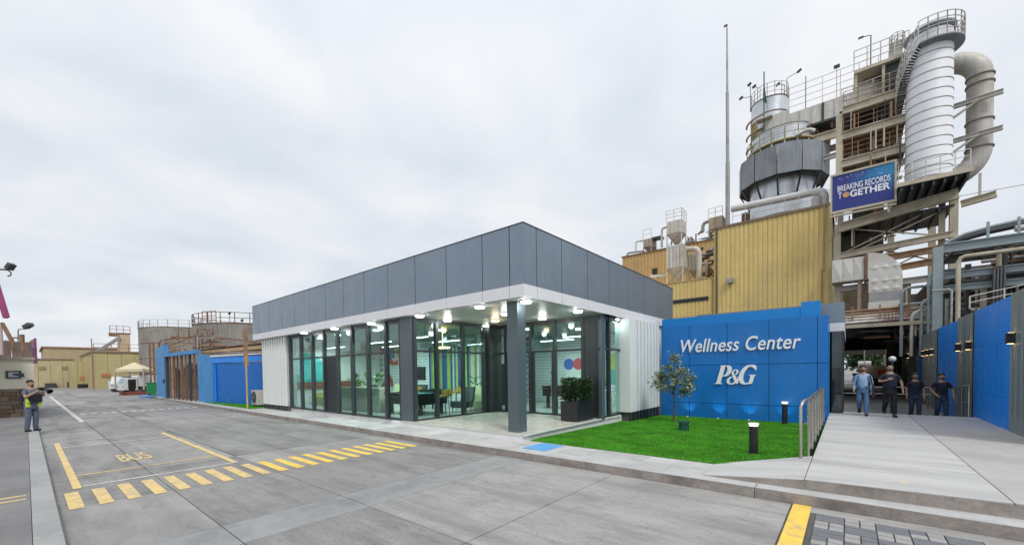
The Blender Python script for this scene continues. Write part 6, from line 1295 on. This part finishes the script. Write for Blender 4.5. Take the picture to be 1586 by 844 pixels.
# ================================================================ PEOPLE
skin_m = mat('skin', (.40, .235, .155), .55, var=.06, vs_=12); hair_m = mat('hair_black', (.012, .010, .010), .6, var=.1)
def skinned(name, joints, edges, radii, root, m, parent, sub=2):
    keys = list(joints); idx = {k: i for i, k in enumerate(keys)}
    me = bpy.data.meshes.new(name); me.from_pydata([joints[k] for k in keys], [(idx[a], idx[b]) for a, b in edges], [])
    o = bpy.data.objects.new(name, me); COL.objects.link(o); o.modifiers.new('s', 'SKIN')
    sv = me.skin_vertices[0].data
    for k in keys:
        r = radii[k]; sv[idx[k]].radius = r if isinstance(r, tuple) else (r, r); sv[idx[k]].use_root = (k == root)
    sb = o.modifiers.new('u', 'SUBSURF'); sb.levels = sub; sb.render_levels = sub
    bpy.context.view_layer.update()
    m2 = bpy.data.meshes.new_from_object(o.evaluated_get(bpy.context.evaluated_depsgraph_get())); bpy.data.objects.remove(o)
    for p in m2.polygons: p.use_smooth = True
    m2.materials.clear(); m2.materials.append(m); q = bpy.data.objects.new(name, m2); COL.objects.link(q); q.parent = parent; return q
def person(label, loc, rz, hgt, pose, shirt, trouser, shoes, long_sleeve=False, fat=1.0, bald=False, beard=True, group=None):
    # local frame: faces -Y, +X is the figure's left in the picture's right
    t = thing('person', label, 'person', loc, group); s = hgt/1.75
    J = dict(pel=(0, 0, .95), bel=(0, -.01*fat, 1.08), che=(0, -.005, 1.27), nb=(0, 0, 1.44), nk=(0, -.01, 1.51), jaw=(0, -.035, 1.585), hd=(0, -.02, 1.66), cr=(0, 0, 1.715),
             ls=(.175, 0, 1.375), rs=(-.175, 0, 1.375), lh=(.095, 0, .88), rh=(-.095, 0, .88))
    J.update(pose); J = {k: Vector(v) for k, v in J.items()}
    Rr = dict(pel=.135*fat, bel=.135*fat, che=.158*fat, nb=.075, nk=.055, jaw=.068, hd=.088, cr=.062, ls=.062, rs=.062, le=.044, re=.044, lw=.028, rw=.028, lp=.034, rp=.034,
              lh=.098, rh=.098, lk=.062, rk=.062, la=.042, ra=.042, lt=.034, rt=.034)
    E = [('pel', 'bel'), ('bel', 'che'), ('che', 'nb'), ('nb', 'nk'), ('nk', 'jaw'), ('jaw', 'hd'), ('hd', 'cr')]
    for a in 'lr': E += [('nb', a+'s'), (a+'s', a+'e'), (a+'e', a+'w'), (a+'w', a+'p'), ('pel', a+'h'), (a+'h', a+'k'), (a+'k', a+'a'), (a+'a', a+'t')]
    for a in 'lr':
        wv = (J[a+'w']-J[a+'e']).normalized()
        if a+'p' not in J: J[a+'p'] = J[a+'w']+wv*.07
        side = wv.cross(Vector((1 if a == 'l' else -1, 0, 0)));
        if side.length < .1: side = Vector((0, 1, 0))
        side.normalize(); inn = wv.cross(side).normalized()
        if inn.x*(1 if a == 'l' else -1) > 0: inn = -inn
        for i, (off, ln) in enumerate(((-.03, .060), (-.010, .072), (.010, .068), (.028, .052))):
            k1, k2 = a+'f%d' % i, a+'g%d' % i; J[k1] = J[a+'p']+side*off+wv*.035; J[k2] = J[k1]+(wv*.8+inn*.5).normalized()*ln
            Rr[k1] = .0095; Rr[k2] = .0075; E += [(a+'p', k1), (k1, k2)]
        k1, k2 = a+'m0', a+'m1'; J[k1] = J[a+'p']-side*.045+inn*.012-wv*.01; J[k2] = J[k1]-side*.012+wv*.045; Rr[k1] = .011; Rr[k2] = .009; E += [(a+'p', k1), (k1, k2)]
    J = {k: v*s for k, v in J.items()}; Rs = {k: v*s for k, v in Rr.items()}
    hide = {k: (v*.82 if k in ('pel', 'bel', 'che', 'ls', 'rs', 'lh', 'rh', 'lk', 'rk') else v) for k, v in Rs.items()}
    body = skinned('body', J, E, hide, 'pel', skin_m, t, 1)
    # shirt
    K = {k: J[k] for k in ('pel', 'bel', 'che', 'nb', 'ls', 'rs')}; r = {'pel': Rs['pel']*1.2, 'bel': Rs['bel']*1.15, 'che': Rs['che']*1.1, 'nb': .088*s, 'ls': .070*s, 'rs': .070*s}
    K['pel'] = J['pel']+Vector((0, 0, -.05)); K['col'] = J['nk']+Vector((0, .008, -.018)); r['col'] = .066*s; e2 = [('pel', 'bel'), ('bel', 'che'), ('che', 'nb'), ('nb', 'col')]
    for a in 'lr':
        K[a+'e'] = J[a+'s'].lerp(J[a+'e'], .75 if not long_sleeve else 1.0); r[a+'e'] = .056*s; e2 += [('nb', a+'s'), (a+'s', a+'e')]
        if long_sleeve: K[a+'w'] = J[a+'w']; r[a+'w'] = .042*s; e2.append((a+'e', a+'w'))
    skinned('shirt', K, e2, r, 'pel', shirt, t)
    K = {'pel': J['pel'], 'bel': J['pel']+Vector((0, 0, .06*s)), 'cr': J['pel']+Vector((0, 0, -.06*s))}; r = {'pel': Rs['pel']*1.08, 'bel': Rs['pel']*1.06, 'cr': .12*s}; e2 = [('bel', 'pel'), ('pel', 'cr')]
    for a in 'lr':
        for j, q in (('h', .108), ('k', .08), ('a', .066)): K[a+j] = J[a+j]; r[a+j] = q*s
        K[a+'a'] = J[a+'a']+Vector((0, 0, -.03)); e2 += [('cr', a+'h'), (a+'h', a+'k'), (a+'k', a+'a')]
    skinned('trousers', K, e2, r, 'pel', trouser, t)
    for a in 'lr':
        d = (J[a+'t']-J[a+'a']); d.z = 0; d = d.normalized() if d.length > .01 else Vector((0, -1, 0)); an = J[a+'a']; bt = min(J[a+'t'].z, an.z-.06)
        heel = an-d*.06*s; toe = an+d*.19*s; toe.z = J[a+'t'].z; heel.z = an.z-.055*s
        skinned('shoe', {'h': heel, 'm': (heel+toe)/2+Vector((0, 0, .012)), 't': toe}, [('h', 'm'), ('m', 't')], {'h': .055*s, 'm': .058*s, 't': .045*s}, 'h', shoes, t, 1)
    H = J['hd']; L_ = rootloc(t)
    def pt(b, n, m): b.v = [Vector(v)+L_ for v in b.v]; return b.build(n, m, t)
    f = (pose.get('face') or Vector((0, -1, 0))); f = Vector(f).normalized(); sd = f.cross(Vector((0, 0, 1))).normalized()
    pt(MB().ball(H+f*.092*s+Vector((0, 0, -.03*s)), .014*s, .018*s, .026*s, 8, 6), 'nose', skin_m)
    for q in (-1, 1):
        pt(MB().ball(H+sd*q*.085*s+Vector((0, 0, -.02*s)), .012*s, .02*s, .03*s, 8, 6), 'ear', skin_m)
        pt(MB().ball(H+f*.078*s+sd*q*.033*s+Vector((0, 0, .005*s)), .012*s, .012*s, .007*s, 8, 5), 'eye', hair_m)
    pt(MB().ball(H+f*.078*s+Vector((0, 0, -.065*s)), .026*s, .012*s, .007*s, 8, 5), 'mouth', mat('lips', (.22, .09, .07), .6))
    hb = MB().ball(H-f*.030*s+Vector((0, 0, .040*s)), .095*s, .088*s, .080*s, 16, 10)
    if bald: hb = MB().ball(H-f*.03*s+Vector((0, 0, -.015*s)), .092*s, .09*s, .05*s, 14, 8)
    pt(hb, 'hair', hair_m)
    if beard: pt(MB().ball(J['jaw']+f*.018*s+Vector((0, 0, -.022)), .058*s, .056*s, .034*s, 14, 8), 'beard', hair_m)
    t.rotation_euler = (0, 0, rz); return t
ltblue = mat('light_blue_shirt', (.28, .42, .60), .8, var=.08, vs_=8, bump=1.0, bs=9); navy = mat('navy_shirt', (.010, .013, .03), .85, var=.1, bump=1.0, bs=9); jeans = mat('blue_jeans', (.07, .14, .26), .85, var=.2, vs_=6, bump=1.0, bs=9); jeansd = mat('dark_jeans', (.03, .05, .09), .85, var=.2, vs_=6, bump=1.0, bs=9)
blkt = mat('black_trousers', (.008, .009, .014), .85, var=.1, bump=1.0, bs=9); jg = mat('grey_jeans', (.10, .12, .17), .85, var=.2, vs_=6)
def walk(st=.16, lift=.06, la=None, ra=None):
    p = dict(lk=(.10, -.05-st*.3, .50), la=(.10, .02-st, .085), lt=(.115, -.12-st, .04), rk=(-.10, -.10+st*.2, .50), ra=(-.095, .12+st, .10+lift), rt=(-.10, .02+st, .05+lift*.4),
             le=(.235, .03, 1.12), lw=(.235, -.08, .88), re=(-.235, .02, 1.12), rw=(-.235, -.09, .89))
    if la: p.update(la)
    if ra: p.update(ra)
    return p
pB = thing
p1 = person('man in light blue long sleeve shirt and blue jeans walking with a dark shoulder bag', (.40, 18.1, .335), R_(-3), 1.68, walk(.20, .10), ltblue, jeans, black_m, True, group='men walking along the blue fence')
b = MB(); b.beam(Vector((.58, 18.02, .335+.0+1.36)), (.66, 18.02, 1.25), .05, .03).box(.62, .70, 17.95, 18.2, .95, 1.30); b.build('shoulder_bag', mat('bag_dark', (.01, .015, .04), .7), label='dark shoulder bag at the side of the man in light blue', cat='bag')
p2 = person('bald heavy man in navy polo and black trousers with forearm across his chest', (1.06, 18.05, .335), R_(5), 1.70, walk(.18, .14, ra=dict(re=(-.28, -.04, 1.17), rw=(-.10, -.22, 1.23), rp=(-.04, -.22, 1.27)), la=dict(le=(.29, .0, 1.14), lw=(.31, -.08, .90))), navy, blkt, black_m, False, 1.28, True, True, group='men walking along the blue fence')
p3 = person('man in navy polo and blue jeans third from left on the ramp', (1.86, 20.3, .06), R_(0), 1.66, walk(.12, .05), navy, jeansd, black_m, False, 1.1, group='men walking along the blue fence')
p4 = person('man in navy polo and dark trousers nearest the fence with bent arms', (2.50, 20.2, .06), R_(4), 1.64, walk(.12, .05, ra=dict(re=(-.28, .04, 1.15), rw=(-.17, -.14, .98)), la=dict(le=(.30, .04, 1.14), lw=(.30, -.08, .92))), navy, jeansd, black_m, False, 1.1, group='men walking along the blue fence')
pg = dict(lk=(.10, -.02, .49), la=(.11, .03, .085), lt=(.12, -.1, .04), rk=(-.10, -.02, .49), ra=(-.11, .05, .085), rt=(-.13, -.08, .04), le=(.24, -.16, 1.20), lw=(.10, -.34, 1.40), re=(-.25, -.14, 1.18), rw=(-.10, -.36, 1.36))
pp = at_z(50, 667.5, .12)
p5 = person('photographer in grey tee with dark vest and neon strap aiming a camera', (pp[0], pp[1], .12), R_(125), 1.78, pg, mat('grey_tee', (.10, .115, .15), .85, bump=1.0, bs=9), jg, black_m, False, 1.08)
def local(o, b, n, m, asop=None): 
    b.v = [Vector(v)+o.location for v in b.v]; return b.build(n, m, o)
vd = mat('dark_vest', (.02, .018, .03), .8); ny = mat('neon_yellow', (.55, .75, .05), .6)
local(p5, MB().box(-.17, .17, .10, .20, 1.0, 1.44).box(-.19, .19, -.19, -.16, 1.0, 1.30), 'vest', vd)
b = MB(); b.beam((.17, -.02, 1.40), (.19, -.185, 1.02), .05, .02).beam((-.17, -.02, 1.40), (-.19, -.185, 1.02), .05, .02).beam((-.21, -.10, 1.01), (.21, -.10, 1.01), .03, .30); local(p5, b, 'neon_strap', ny)
f5 = Vector((math.cos(R_(35)), math.sin(R_(35)), 0)); c5_ = Vector((pp[0], pp[1], 1.60))+f5*.42
cmr = thing('camera', 'black camera with a hood held up by the photographer', 'camera', c5_)
MB().beam(c5_-f5*.05, c5_+f5*.06, .16, .11).build('camera_body', black_m, cmr); MB().cyl(c5_+f5*.06, c5_+f5*.17, .035, .04, 14).build('lens', black_m, cmr)
MB().cyl(c5_+f5*.17, c5_+f5*.34+Vector((0, 0, -.10)), .045, .09, 14, cap=False).build('hood', black_m, cmr)
